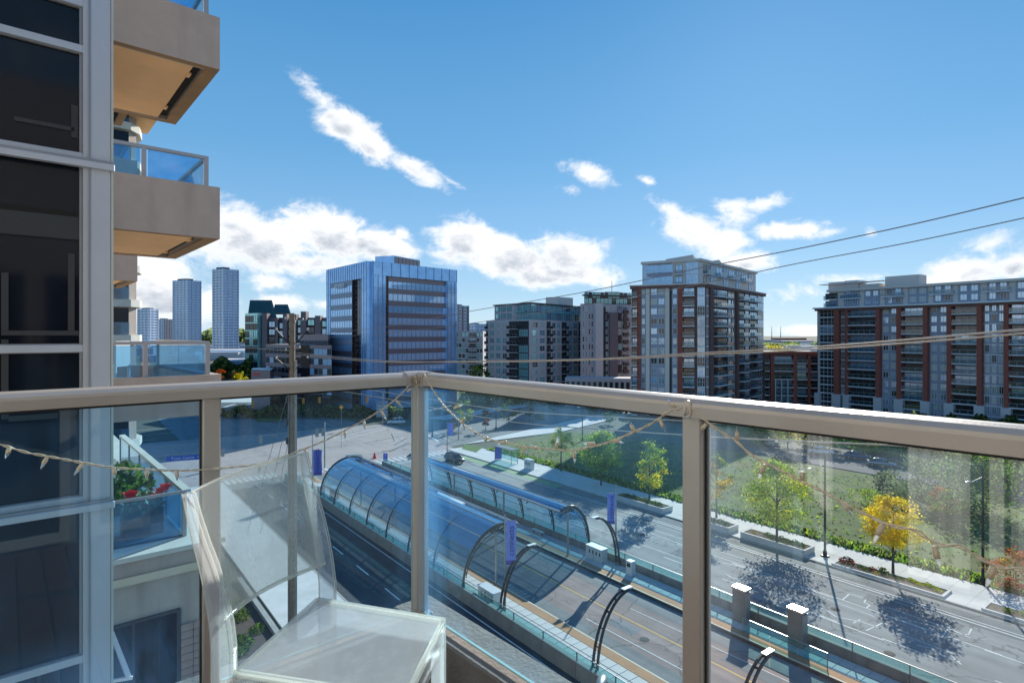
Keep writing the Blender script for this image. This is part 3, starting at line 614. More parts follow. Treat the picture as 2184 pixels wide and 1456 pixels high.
put('frame', MB().box(-.03, .03, 0, 6.3, 1.1, 1.15, 'steel_grey').box(-.03, .03, 0, .05, 0, 1.1, 'steel_grey').box(-.03, .03, 6.25, 6.3, 0, 1.1, 'steel_grey'), t)
t = thing('ticket_machine', 'small pale ticket machine on the far platform paving', 'ticket machine', RD(37.2, 42.4, .28), AL)
put('body', MB().bbox(-.3,.3,-.35,.35,0,1.35,'cabinet',.02), t); put('screen', MB().box(-.31,-.3,-.2,.2,.8,1.15,'slot_dark'), t)

# banners on poles
def banner(s, d, base, h, z0, z1, w, m, txt, label, ang=None, side=1):
    t = thing('banner_pole', label, 'banner', RD(s, d, base), ang if ang is not None else R(8))
    put('pole', MB().lathe([(.09,0),(.07,h*.5),(.055,h),(0,h+.05)], 'steel_grey', 10), t)
    g = MB(); n = 10
    for i in range(n):
        za, zb = z0+(z1-z0)*i/n, z0+(z1-z0)*(i+1)/n; ya, yb = .12*sin(i*.7), .12*sin((i+1)*.7)
        mm = 'banner_purple' if (txt and i < 1) else m
        x0, x1 = sorted((side*.10, side*(.10+w)))
        g.quad((x0,ya*.2,za),(x1,ya,za),(x1,yb,zb),(x0,yb*.2,zb), mm)
    bo = put('banner', g, t)
    put('arm', MB().tube([(0,0,z1+.03),(side*(w+.15),0,z1+.03)], .025, 'steel_grey', 6), t); put('arm', MB().tube([(0,0,z0-.03),(side*(w+.15),0,z0-.03)], .025, 'steel_grey', 6), t)
    if txt:
        o = put('lettering', text_mesh(txt, w*.82, 'banner_ink', .012), bo, (side*(.10+w/2), -.15, (z0+z1)/2+.2)); o.rotation_euler = (R(90), R(-90), 0)
    return t
banner(38.1, 28.2, .3, 8.1, 4.0, 7.6, .82, 'banner_light', 'connects', 'light blue banner reading connects, on a pole at the end of the near canopy', R(2))
banner(40.0, 43.4, .3, 7.9, 3.9, 6.9, .80, 'banner_light', 'connects', 'light blue banner on a pole between the far platform and the lanes', R(10), side=-1)
banner(84.0, 27.7, .3, 8.6, 2.6, 6.2, 1.25, 'banner_blue', 'connects', 'dark blue banner on a pole before the intersection, left of both canopies', R(2))
banner(98.0, 58.5, .1, 6.5, 3.4, 5.8, 1.1, 'banner_light', None, 'pale blue banner on a pole at the sidewalk corner beyond the dark car', R(4))

# small things near the intersection
t = thing('barrier_board', 'white rounded barrier board on legs at the head of the bus platform', 'barrier', PZ(755, 988), R(6))
g = MB(); pr = [(-1.55,.55),(1.55,.55),(1.55,1.35),(1.35,1.6),(-1.35,1.6),(-1.55,1.35)]
g.add([(x,-.04,z) for x,z in pr]+[(x,.04,z) for x,z in pr], [(0,1,2,3,4,5),(11,10,9,8,7,6)]+[(i,i+6,(i+1)%6+6,(i+1)%6) for i in range(6)], 'cabinet'); put('board', g, t)
for x in (-1.0, 1.0): put('leg', MB().box(x-.04, x+.04, -.04, .04, 0, .55, 'steel_grey'), t)
t = thing('traffic_cone', 'red traffic cone on the median nose near the intersection', 'cone', PZ(799, 977), 0)
put('cone', MB().lathe([(.34,.05),(.10,1.05),(.05,1.1),(0,1.1)], 'cone_red', 14), t); put('base', MB().bbox(-.45,.45,-.45,.45,0,.06,'cone_red',.02), t)
t = thing('info_pylon', 'narrow dark blue information pylon with white logo on the median', 'sign', PZ(822, 990), R(4))
put('panel', MB().bbox(-.38,.38,-.09,.09,0,2.0,'banner_blue',.02), t); lg = MB(); lg.add([(-.1,-.1,1.55),(.05,-.1,1.8),(.14,-.1,1.7),(.0,-.1,1.62),(.1,-.1,1.45)], [(0,1,2,3),(0,3,4)], 'sign_white'); put('logo', lg, t)
t = thing('bus_stop_shelter', 'glass bus shelter with blue advertising panel on the far sidewalk', 'bus shelter', RD(84.5, 62.8, .13), AL)
put('ad_panel', MB().bbox(-.7,.7,2.3,2.5,0.1,2.5,'banner_blue',.02), t); put('roof', MB().bbox(-.8,.8,-2.6,2.6,2.5,2.6,'steel_grey',.02), t)
for k in range(3): put('glass_pane', MB().box(.68,.70,-2.4+k*1.6,-.9+k*1.6,.2,2.4,'screen_glass'), t)
for x, y in ((-.7,-2.5),(.7,-2.5),(.7,2.5),(-.7,2.5)): put('post', MB().box(x-.04,x+.04,y-.04,y+.04,0,2.5,'steel_grey'), t)
cabinet(77.6, 62.6, .9, 1.7, 1.7, 'blue grey utility box on the far sidewalk beside the tree grate', 'cabinet', .13)

# street lamps
def street_lamp(loc, h, arm, ang, label, group='black street lamps'):
    t = thing('street_lamp', label, 'street lamp', loc, ang, group)
    put('pole', MB().lathe([(.20,0),(.20,.5),(.12,.65),(.105,h*.5),(.07,h),(.09,h+.05),(0,h+.12)], 'lamp_black', 12), t)
    put('arm', MB().tube([(0,0,h-.75),(-arm*.5,0,h-.95),(-arm,0,h-1.15)], [.045,.04,.035], 'lamp_black', 6), t)
    hd = MB(); n = 8; vs = []
    for i, (x, w, zz) in enumerate(((0,.06,0),(-.12,.15,.04),(-.35,.19,.05),(-.6,.12,.03),(-.7,.03,0))):
        for k in range(n): a = 2*pi*k/n; vs.append((-arm+x, cos(a)*w, h-1.15+zz+sin(a)*w*.35))
    hd.add(vs, [(i*n+k,i*n+(k+1)%n,(i+1)*n+(k+1)%n,(i+1)*n+k) for i in range(4) for k in range(n)], 'steel_grey', True); put('luminaire', hd, t); 
    put('foot', MB().bbox(-.32,.32,-.32,.32,0,.12,'lamp_black',.03), t); return t
street_lamp(RD(28.4, 62.3, .12), 10.3, 1.5, R(-20)+.6, 'tall black street lamp on the far sidewalk, between lime tree and golden tree')
street_lamp(RD(16.5, 67.2, .06), 10.6, 1.2, R(10), 'slim black pole lamp at the edge of the field behind the yellow tree')
street_lamp(PZ(1160, 895), 9.0, 1.2, R(40), 'small distant lamp beside the cross street, left of the field', 'far street lamps along the cross street')
street_lamp(PZ(1058, 915), 8.5, 1.2, R(40), 'small distant lamp between two young street trees', 'far street lamps along the cross street')
street_lamp(PZ(1290, 888), 8.0, 1.2, R(40), 'farthest small lamp where the cross street leaves the field', 'far street lamps along the cross street')
street_lamp(PZ(922, 932), 9.0, 1.2, R(40), 'small distant lamp just right of the railing corner post', 'far street lamps along the cross street')
street_lamp(PZ(1242, 940), 8.6, 1.0, R(40), 'thin black lamp pole standing in the middle of the field', 'far street lamps along the cross street')
lp = PY(1250, 1447, 22.9)
t = thing('street_lamp', 'grey cobra head street lamp seen from above at the bottom edge of the view', 'street lamp', (lp.x-.4, lp.y-2.9, 0), R(70))
put('pole', MB().lathe([(.14,0),(.10,5),(.07,lp.z-.5)], 'steel_grey', 10), t)
put('arm', MB().tube([(0,0,lp.z-.5),(1.2,0,lp.z-.15),(2.4,0,lp.z)], .045, 'steel_grey', 8), t)
hd = MB(); n = 12; vs = []
for i, (x, w) in enumerate(((2.3,.05),(2.45,.13),(2.7,.2),(2.95,.21),(3.2,.15),(3.32,.03))):
    for k in range(n): a = 2*pi*k/n; vs.append((x, cos(a)*w, lp.z+.02+max(sin(a),-.3)*w*.7))
hd.add(vs, [(i*n+k,i*n+(k+1)%n,(i+1)*n+(k+1)%n,(i+1)*n+k) for i in range(5) for k in range(n)]+[tuple(range(n)), tuple(5*n+k for k in range(n))], 'steel_grey', True); put('luminaire', hd, t)

# planters and low planting on the far sidewalk
def shrub(parent, x, y, z, r, mats, n=160, seed=1, name='shrub', h=1.0):
    g = MB(); rr = random.Random(seed)
    for i in range(n):
        a = rr.uniform(0, 2*pi); q = rr.random()**.6; c = Vector((cos(a)*q*r, sin(a)*q*r, rr.random()*r*h*(1.15-q*.6)))
        w = r*.16*rr.uniform(.6,1.3); u = Vector((rr.uniform(-1,1),rr.uniform(-1,1),rr.uniform(-.5,1))).normalized(); v = u.orthogonal().normalized()
        g.add([c-u*w, c+v*w*.6, c+u*w, c-v*w*.6], [(0,1,2,3)], rr.choice(mats))
    o = put(name, g, parent, (x, y, z)); return o
def planter(s0, s1, h, label, plants):
    t = thing('concrete_planter', label, 'planter', RD(s0, 60.55, .12), AL)
    L_ = s1-s0; W_ = 2.1
    put('trough', MB().box(0,.22,0,L_,0,h,'sidewalk').box(W_-.22,W_,0,L_,0,h,'sidewalk').box(.22,W_-.22,0,.22,0,h,'sidewalk').box(.22,W_-.22,L_-.22,L_,0,h,'sidewalk'), t)
    put('soil', MB().box(.22, W_-.22, .22, L_-.22, 0, h-.06, 'soil'), t)
    for i, (y, x, r_, ms) in enumerate(plants): shrub(t, x, y, h-.08, r_, ms, seed=i+int(s0*7))
    return t
GR = ['leaf_deep','leaf_green','leaf_deep','leaf_olive']; YG = ['leaf_lime','leaf_yellow','leaf_lime','leaf_green']; DK = ['leaf_purple','leaf_deep','leaf_red']
planter(47.8, 56.2, .62, 'raised concrete planter with dark shrubs under the yellow-green tree beside the lanes', [(1.2+k*.9, .8+.3*(k%2), .55, GR) for k in range(7)]+[(7.5,1.,.35,YG)])
planter(38.4, 43.2, .62, 'short raised concrete planter just right of the railing post with low bushes', [(.8+k*.9, .9+.25*(k%2), .5, GR) for k in range(4)])
planter(29.6, 36.9, .62, 'long raised concrete planter with a hedge and tan grasses under the lime tree', [(.9+k*.75, .9+.3*(k%2), .5, GR) for k in range(6)]+[(6.2,1.1,.3,['leaf_gold','leaf_olive'])])
planter(17.6, 27.0, .16, 'low flush planter bed with dark shrubs and bright yellow groundcover by the yellow tree', [(8.4,1.1,.75,DK),(7.2,1.2,.35,GR),(6.6,.9,.35,GR),(6.2,1.4,.38,DK),(5.3,1.4,.6,GR),(5.6,.7,.3,['leaf_olive','leaf_gold'])]+[(.8+k*.45,1.1+.25*(k%3),.35,YG) for k in range(6)]+[(3.6+k*.4,1.2,.25,['leaf_olive','leaf_green']) for k in range(3)])
planter(4.5, 15.0, .16, 'low planter bed with sparse green plants at the right edge of the view', [(9.0-k*.9,1.1+.3*(k%2),.35,['leaf_olive','leaf_green','leaf_lime']) for k in range(7)])
tag(shrub(None, *RD(32.5, 68.0, .1), 1.0, GR, 10, 2, 'weed_clump', .5), 'small weed clump at the field edge behind the lime tree', 'weeds')

# ================================================================== TREES
def tree(name, loc, h, cr, mats, label, cat='tree', group=None, seed=1, n=2200, trunk=.3, leaf=.2, lean=0, flat=1.0, clumps=34, solid=False, ch=None):
    rr = random.Random(seed); t = thing(name, label, cat, loc, rr.uniform(0, 6), group)
    z0 = h*trunk; top = h; ch = ch or (h-z0)
    tw = MB(); r0 = max(.035, h*.014)
    tw.tube([(0,0,-.1),(rr.uniform(-.05,.05),0,z0*.6),(0,rr.uniform(-.08,.08),z0),(rr.uniform(-.1,.1),rr.uniform(-.1,.1),z0+ch*.5),(0,0,z0+ch*.85)], [r0*1.4,r0,r0*.9,r0*.55,r0*.15], 'bark', 7)
    cl = []
    for i in range(clumps):
        q = rr.random(); zz = z0+ch*(.04+.94*q); prof = (sin(pi*(q*.86+.10)))**.75
        a = rr.uniform(0, 2*pi); rad = cr*prof*math.sqrt(rr.uniform(.12,1))*rr.uniform(.8,1.12)
        c = Vector((cos(a)*rad, sin(a)*rad*flat, zz)); cl.append((c, rr.uniform(.20,.36)*cr*(.7+prof*.4), rr.choice(mats)))
    for c, rad, m in cl[::2]:
        zb = max(z0*.85, c.z-math.hypot(c.x,c.y)*.8); tw.tube([(0,0,zb),(c.x*.5,c.y*.5,(zb+c.z)/2+.1),(c.x,c.y,c.z)], [r0*.38,r0*.22,r0*.08], 'bark', 4, False)
    put('trunk', tw, t)
    g = MB(); per = n//clumps
    for c, rad, m in cl:
        for k in range(per):
            v = Vector((rr.gauss(0,1), rr.gauss(0,1), rr.gauss(0,.62)))*rad*.55; p = c+v
            u = Vector((rr.uniform(-1,1),rr.uniform(-1,1),rr.uniform(-.7,.7))).normalized(); w = u.cross(Vector((rr.uniform(-1,1),rr.uniform(-1,1),1))).normalized(); sz = leaf*rr.uniform(.6,1.3)
            mm = m if rr.random() < .72 else rr.choice(mats)
            g.add([p-u*sz*.6, p-w*sz*.35, p+u*sz*.6, p+w*sz*.35], [(0,1,2,3)], mm)
    put('crown', g, t); return t
LIME = ['leaf_lime','leaf_green','leaf_lime','leaf_yellow']
tree('street_tree', PZ(1657,1165), 9.2, 3.3, ['leaf_lime','leaf_lime','leaf_lime','leaf_green','leaf_yellow'], 'lime and yellow young tree in the long planter, left of the tall black lamp', seed=11, n=7000, leaf=.22, clumps=80, trunk=.28)
tree('street_tree', PZ(1905,1228), 7.6, 2.5, ['leaf_yellow','leaf_gold','leaf_yellow'], 'golden yellow young tree in the low planter bed', seed=12, n=6500, leaf=.20, clumps=60, trunk=.36)
tree('street_tree', PZ(1385,1078), 8.4, 2.5, ['leaf_lime','leaf_green','leaf_yellow'], 'thin yellow-green tree in the raised planter left of the railing post', seed=13, n=4200, leaf=.22, clumps=34, trunk=.28)
tree('street_tree', PZ(1282,1036), 8.2, 3.6, ['leaf_green','leaf_lime','leaf_green'], 'broad green tree with layered branches in the building shadow, centre of the glass', seed=14, n=6000, leaf=.24, clumps=48, trunk=.34)
tree('street_tree', PZ(1197,1006), 7.4, 1.9, ['leaf_lime','leaf_yellow'], 'small tree with a yellow top behind the light string, by the sidewalk', seed=15, n=1500, leaf=.26, trunk=.5)
tree('street_tree', PZ(1528,1105), 8.0, 1.9, ['leaf_gold','leaf_lime','leaf_orange','leaf_green'], 'orange and green narrow tree just right of the railing post', seed=16, n=3600, leaf=.20, trunk=.3)
tree('street_tree', PZ(2165,1262), 3.6, 2.1, ['leaf_orange','leaf_red','leaf_olive'], 'rusty orange bushy tree at the right edge by the sidewalk', seed=17, n=2200, leaf=.2, trunk=.1)
tree('young_tree', PZ(2010,1112), 4.2, 1.7, ['leaf_lime','leaf_green','leaf_olive','leaf_red'], 'young tree with reddish top standing in the right part of the field', seed=18, n=1200, leaf=.22, trunk=.2)
G2 = 'young trees along the cross street'
for i, (px, py, h, cr_, ms, lb) in enumerate([(1085,908,6.6,2.6,GR,'rounded young tree between two lamps beside the cross street'), (1129,898,5.6,1.8,GR,'small young tree right of the rounded one on the boulevard'), (1180,886,5.4,1.9,GR,'young tree nearest the far lamp at the field corner'),
      (1036,918,5.0,1.3,DK,'thin dark reddish young tree left of the field'), (990,916,7.2,2.3,['leaf_green','leaf_lime','leaf_olive'],'yellow-green young tree beside the railing corner post'), (1300,905,3.0,2.0,GR,'low bush at the far right corner of the field'), (1150,897,1.9,1.5,GR,'low dark shrub under the small boulevard trees')]):
    tree('young_tree', PZ(px,py), h, cr_, ms, lb, group=G2, seed=30+i, n=900, leaf=.3, trunk=.25, clumps=22)
G3 = 'parking lot trees beyond the field'
for i, (px, py, h, cr_, ms, lb) in enumerate([(1680,955,7.5,3.6,['leaf_green','leaf_lime','leaf_yellow'],'yellow-green parking lot tree left of the lamp, below the rail'), (1735,950,7,3.4,GR,'dark green parking lot tree behind the lamp top'), (1770,960,6,3.0,['leaf_grey','leaf_green'],'greyish parking lot tree right of the lamp top'),
      (1858,968,7.5,4.2,['leaf_lime','leaf_green','leaf_lime'],'bright lime parking lot tree in the middle of the lawn'), (1945,975,8,4.2,['leaf_lime','leaf_olive','leaf_green'],'pale green tree behind the curtain reflection'), (2005,992,7.5,3.2,['leaf_green','leaf_lime'],'green tree right of the pale one on the lawn edge'),
      (2100,1015,8,3.6,['leaf_lime','leaf_green','leaf_deep'],'lime tree by the silver parked car'), (2150,1040,8.5,4.0,['leaf_grey','leaf_lime','leaf_olive'],'grey-green tree at the right edge above the cars'), (1620,948,6,3.2,['leaf_grey','leaf_green'],'small grey-green tree at the left end of the parking lot'),
      (2060,980,6,3,GR,'dark green tree between the curtain reflection and the cars')]):
    tree('parking_tree', PZ(px,py), h*.95, cr_*1.15, ms, lb, group=G3, seed=60+i, n=2600, leaf=.42, trunk=.12, clumps=40)
tree('willow', PZ(2065,1090), 7.6, 5.6, ['leaf_grey','leaf_green','leaf_olive'], 'large grey-green willow on the right side of the field', seed=80, n=5200, leaf=.34, trunk=.06, clumps=70)
tree('willow', PZ(1945,1060), 5.4, 4.6, ['leaf_grey','leaf_olive','leaf_grey'], 'low silvery willow left of the large one in the field', seed=81, n=3200, leaf=.32, trunk=.06, clumps=44)
tree('bush', PZ(1882,1050), 3.2, 1.3, ['leaf_deep','leaf_deep'], 'dark conical bush in the field left of the silvery willow', seed=82, n=900, leaf=.2, trunk=.05)
tree('bush', PZ(1850,1078), 2.0, 2.6, ['leaf_green','leaf_lime'], 'bright green low bush in the middle of the field', seed=83, n=900, leaf=.22, trunk=.05)

# ================================================================== CARS
def car_meshes(kind, paint):
    Lc, Wc = (4.7, .93) if kind == 'suv' else (4.4, .9)
    if kind == 'suv': bel = [(-2.35,.42,.80,.80),(-2.25,.30,.98,.9),(-1.5,.28,1.04,.93),(0,.26,1.03,.93),(1.0,.28,1.02,.93),(1.9,.30,.92,.9),(2.25,.34,.80,.84),(2.35,.42,.62,.7)]; cab = [(-2.15,1.0,1.02),(-1.75,1.0,1.58),(-.9,1.02,1.68),(.2,1.02,1.66),(.75,1.0,1.5),(1.25,.98,1.02)]
    else: bel = [(-2.2,.40,.74,.78),(-2.1,.28,.92,.86),(-1.4,.25,.94,.9),(0,.23,.92,.9),(.9,.25,.90,.9),(1.8,.28,.80,.86),(2.1,.32,.70,.8),(2.2,.40,.56,.68)]; cab = [(-1.85,.92,.94),(-1.2,.93,1.32),(-.5,.93,1.44),(.3,.93,1.40),(.75,.92,1.2),(1.2,.90,.92)]
    body = MB(); vs = []; n = 8
    for x, zb, zt, w in bel: vs += [(x,-w*.8,zb),(x,-w,zb+.12),(x,-w,zt-.14),(x,-w*.86,zt),(x,w*.86,zt),(x,w,zt-.14),(x,w,zb+.12),(x,w*.8,zb)]
    body.add(vs, [(i*n+k,(i+1)*n+k,(i+1)*n+(k+1)%n,i*n+(k+1)%n) for i in range(len(bel)-1) for k in range(n)]+[tuple(range(n)),tuple(reversed([(len(bel)-1)*n+k for k in range(n)]))], paint, True)
    gl = MB(); vs = []; n = 4
    for x, zb, zt in cab: w = .82; q = .62 if zt > zb+.3 else .78; vs += [(x,-w,zb-.03),(x,-q,zt),(x,q,zt),(x,w,zb-.03)]
    gl.add(vs, [(i*n+k,(i+1)*n+k,(i+1)*n+(k+1)%n,i*n+(k+1)%n) for i in range(len(cab)-1) for k in range(n)], 'car_glass')
    rf = MB(); vs = []
    for x, zb, zt in cab[1:5]: vs += [(x,-.64,zt-.02),(x,-.60,zt+.03),(x,.60,zt+.03),(x,.64,zt-.02)]
    rf.add(vs, [(i*4+k,(i+1)*4+k,(i+1)*4+k+1,i*4+k+1) for i in range(3) for k in range(3)], paint, True)
    for x in (-.75, .25):
        for y in (-1, 1): rf.beam((x,y*.83,1.0),(x,y*.62,cab[2][2]-.03), .08, .04, paint)
    wh = MB(); wh.v = []; prof = [(.20,-.11),(.33,-.10),(.34,0),(.33,.10),(.20,.11)]
    vs = []
    for i in range(16):
        a = 2*pi*i/16
        for r_, y in prof: vs.append((cos(a)*r_, y, sin(a)*r_))
    wh.add(vs, [(i*5+j,((i+1)%16)*5+j,((i+1)%16)*5+j+1,i*5+j+1) for i in range(16) for j in range(4)], 'tyre', True)
    ri = MB(); ri.add([(cos(2*pi*i/12)*.21, y, sin(2*pi*i/12)*.21) for y in (-.115,.115) for i in range(12)], [tuple(range(12)), tuple(range(23,11,-1))], 'rim')
    hl = MB().box(bel[-2][0]-.12,bel[-2][0]+.03,-.72,-.42,.58,.72,'lamp_clear'); hr = MB().box(bel[-2][0]-.12,bel[-2][0]+.03,.42,.72,.58,.72,'lamp_clear')
    tl = MB().box(bel[1][0]-.06,bel[1][0]+.05,-.82,-.6,.72,.88,'lamp_red'); tr_ = MB().box(bel[1][0]-.06,bel[1][0]+.05,.6,.82,.72,.88,'lamp_red')
    return dict(body=body.mesh('body'), windows=gl.mesh('windows'), roof=rf.mesh('roof'), wheel=wh.mesh('wheel'), rim=ri.mesh('rim'), lights=[('headlight',hl.mesh('headlight')),('headlight',hr.mesh('headlight')),('tail_light',tl.mesh('tail_light')),('tail_light',tr_.mesh('tail_light'))])
CARM = {}
def car(kind, paint, loc, ang, label, group=None):
    k = (kind, paint)
    if k not in CARM: CARM[k] = car_meshes(kind, paint)
    M_ = CARM[k]; t = thing('parked_car' if group else 'car', label, 'car', loc, ang, group)
    for nme in ('body', 'windows', 'roof'): put(nme, M_[nme], t)
    for x in (-1.4, 1.42):
        for y in (-.82, .82): w = put('wheel', M_['wheel'], t, (x,y,.34)); put('rim', M_['rim'], w)
    for nme, me in M_['lights']: put(nme, me, t)
    return t
car('suv', 'car_white', PZ(845, 904), R(195), 'white sport utility car crossing the intersection near the far corner')
car('suv', 'car_dark', RD(90.5, 55.5, .01), AL+R(-90), 'black car waiting in the far lanes beside the bus stop')
G4 = 'cars parked beyond the field'
car('sedan', 'car_silver', PZ(2098, 1036, .06), R(-35), 'silver car parked at the right end of the lot, under the lime tree', G4)
car('suv', 'car_dark', PZ(2085, 1016, .06), R(-35), 'dark car parked just behind the silver one', G4)
car('sedan', 'car_blue', PZ(1828, 978, .06), R(-28), 'blue-grey car parked in the middle of the lot behind the tall lamp', G4)
car('sedan', 'car_white', PZ(1752, 968, .06), R(-28), 'white car parked left of the blue-grey car', G4)
car('sedan', 'car_silver', PZ(1880, 994, .06), R(-30), 'silver car parked in front of the lawn, left of the willow', G4)
car('sedan', 'car_white', PZ(2030, 1008, .06), R(-32), 'white car parked behind the curtain reflection', G4)
car('sedan', 'car_white', PZ(1640, 948, .06), R(-28), 'white car at the left end of the far lot', G4)
# ================================================================== FAR BUILDINGS
WIN = {}
def win_mesh(w, h, nx, ny, fr, gl, ft=.07, dep=.05):
    k = (round(w,1), round(h,1), nx, ny, fr, gl, ft)
    if k in WIN: return WIN[k]
    w, h = k[0], k[1]; b = MB()
    b.quad((-w/2,-.012,0), (w/2,-.012,0), (w/2,-.012,h), (-w/2,-.012,h), gl)
    b.box(-w/2,w/2,-dep,-.005,0,ft,fr); b.box(-w/2,w/2,-dep,-.005,h-ft,h,fr)
    for i in range(nx+1): x = -w/2+ft/2+(w-ft)*i/nx; b.box(x-ft/2,x+ft/2,-dep,-.005,ft,h-ft,fr)
    for j in range(1, ny): z = h*j/ny; b.box(-w/2+ft,w/2-ft,-dep,-.005,z-ft/2,z+ft/2,fr)
    WIN[k] = b.mesh('window'); return WIN[k]
BAL = {}
def bal_mesh(w, d, gh, slab, guard, rail='guard_rail'):
    k = (round(w,1), d, gh, slab, guard)
    if k in BAL: return BAL[k]
    w = k[0]; b = MB(); b.box(-w/2,w/2,-d,-.01,-.12,.12,slab)
    b.quad((-w/2+.05,-d+.06,.2),(w/2-.05,-d+.06,.2),(w/2-.05,-d+.06,gh),(-w/2+.05,-d+.06,gh),guard)
    for x in (-w/2+.05, w/2-.05): b.quad((x,-d+.06,.2),(x,-.02,.2),(x,-.02,gh),(x,-d+.06,gh),guard)
    b.box(-w/2,w/2,-d+.02,-d+.10,gh,gh+.07,rail)
    n = max(1, int(w/1.5))
    for i in range(n+1): x = -w/2+.04+(w-.08)*i/n; b.box(x-.03,x+.03,-d+.04,-d+.09,.12,gh,rail)
    BAL[k] = b.mesh('balcony'); return BAL[k]
glass_mat('guard_far', tint=(.55,.68,.72), milk=.12, milkcol=(.3,.42,.45), refl=1.5)
class Face:
    """one facade: x runs from A to B (A on the left as seen), outward is -y"""
    def __init__(s, root, A, B):
        s.root = root; s.A = Vector((A[0], A[1], 0)); s.B = Vector((B[0], B[1], 0)); s.u = (s.B-s.A); s.len = s.u.length; s.u.normalize(); s.n = Vector((s.u.y, -s.u.x, 0)); s.ang = math.atan2(s.u.y, s.u.x)
        if s.n.dot(s.A) > 0: s.n = -s.n
    def x(s, px): return on_line(s.A, s.B, px)
    def put(s, name, me, x, z, out=0.0, kind=None):
        p = s.A + s.u*x + s.n*out; p.z = z; return put(name, me, s.root, p-s.root.location, s.ang, kind)
    def bx(s, name, x0, x1, z0, z1, o0, o1, m):
        if x1 < x0: x0, x1 = x1, x0
        return s.put(name, MB().box(0, x1-x0, -o1, -o0, z0, z1, m), x0, 0)
    def cell(s, x0, x1, kind, zs, pitch, rr, **k):
        w = x1-x0; cx = (x0+x1)/2; g = k.get('glass', ['pane_dark','pane_blue','pane_dark','pane_blind'])
        if kind == 'pier': s.bx('pier', x0, x1, zs[0]-.01, zs[-1]+pitch, 0, k.get('proud', .5), k.get('m', 'brick_red')); return
        if kind == 'panel':
            s.bx('spandrel_panel', x0, x1, zs[0], zs[-1]+pitch, .0, .12, k.get('m', 'spandrel_blue')); n = k.get('n', 2); ww = k.get('ww', w/n*.62)
            for z in zs:
                for i in range(n): s.put('window', win_mesh(ww, pitch*k.get('hf', .6), 2, 1, k.get('fr','frame_white'), rr.choice(g)), x0+w*(i+.5)/n, z+pitch*.22, .13)
                if k.get('slab'): s.bx('floor_band', x0, x1, z-.08, z+.1, .12, .2, 'slab_edge')
        if kind == 'punch':
            n = k.get('n', 2); ww = k.get('ww', w/n*.72)
            for z in zs:
                for i in range(n): s.put('window', win_mesh(ww, pitch*k.get('hf', .68), k.get('nx',2), k.get('ny',2), k.get('fr','frame_dark'), rr.choice(g), .09), x0+w*(i+.5)/n, z+pitch*.2, .02)
        if kind == 'glass':
            for z in zs:
                s.put('window', win_mesh(w-.1, pitch-.25, k.get('nx', max(2,int(w/1.3))), 2, k.get('fr','frame_white'), rr.choice(g), .08), cx, z+.13, .1)
                s.bx('floor_band', x0, x1, z-.12, z+.12, .0, .22, k.get('slab','slab_edge'))
        if kind == 'balc':
            for z in zs:
                s.put('window', win_mesh(w-.2, pitch*.78, max(2, int(w/1.6)), 1, 'frame_dark', rr.choice(['pane_dark','pane_dark','pane_blue','pane_blue'])), cx, z+.13, .03)
                s.put('balcony', bal_mesh(w*k.get('wf',1), k.get('d',1.3), 1.1, k.get('slab','slab_edge'), k.get('guard','guard_far')), cx, z, .0)
def bldg(name, label, cat, poly, z1, m, top='roof_grey', wall='wall', group=None, z0=0):
    t = thing(name, label, cat, (poly[0][0], poly[0][1], 0), 0, group)
    put(wall, MB().prism([(p[0]-poly[0][0], p[1]-poly[0][1]) for p in poly], z0, z1, m, top), t); return t
def ccw(P):
    a = sum(P[i][0]*P[(i+1)%len(P)][1]-P[(i+1)%len(P)][0]*P[i][1] for i in range(len(P)))
    return P if a > 0 else P[::-1]
def at(px, Y): return Vector(((px-CX)/F*Y, Y, 0))
def zt(py, Y): return EYE-(py-HY)/F*Y
def block(t, A, C, B, z0, z1, m, top, name='block', back=None, parent=None):
    D = A+(B-C) if back is None else back
    P = ccw([(p[0]-t.location.x, p[1]-t.location.y) for p in (A, C, B, D)])
    return put(name, MB().prism(P, z0, z1, m, top), parent or t)
rr = random.Random(5)

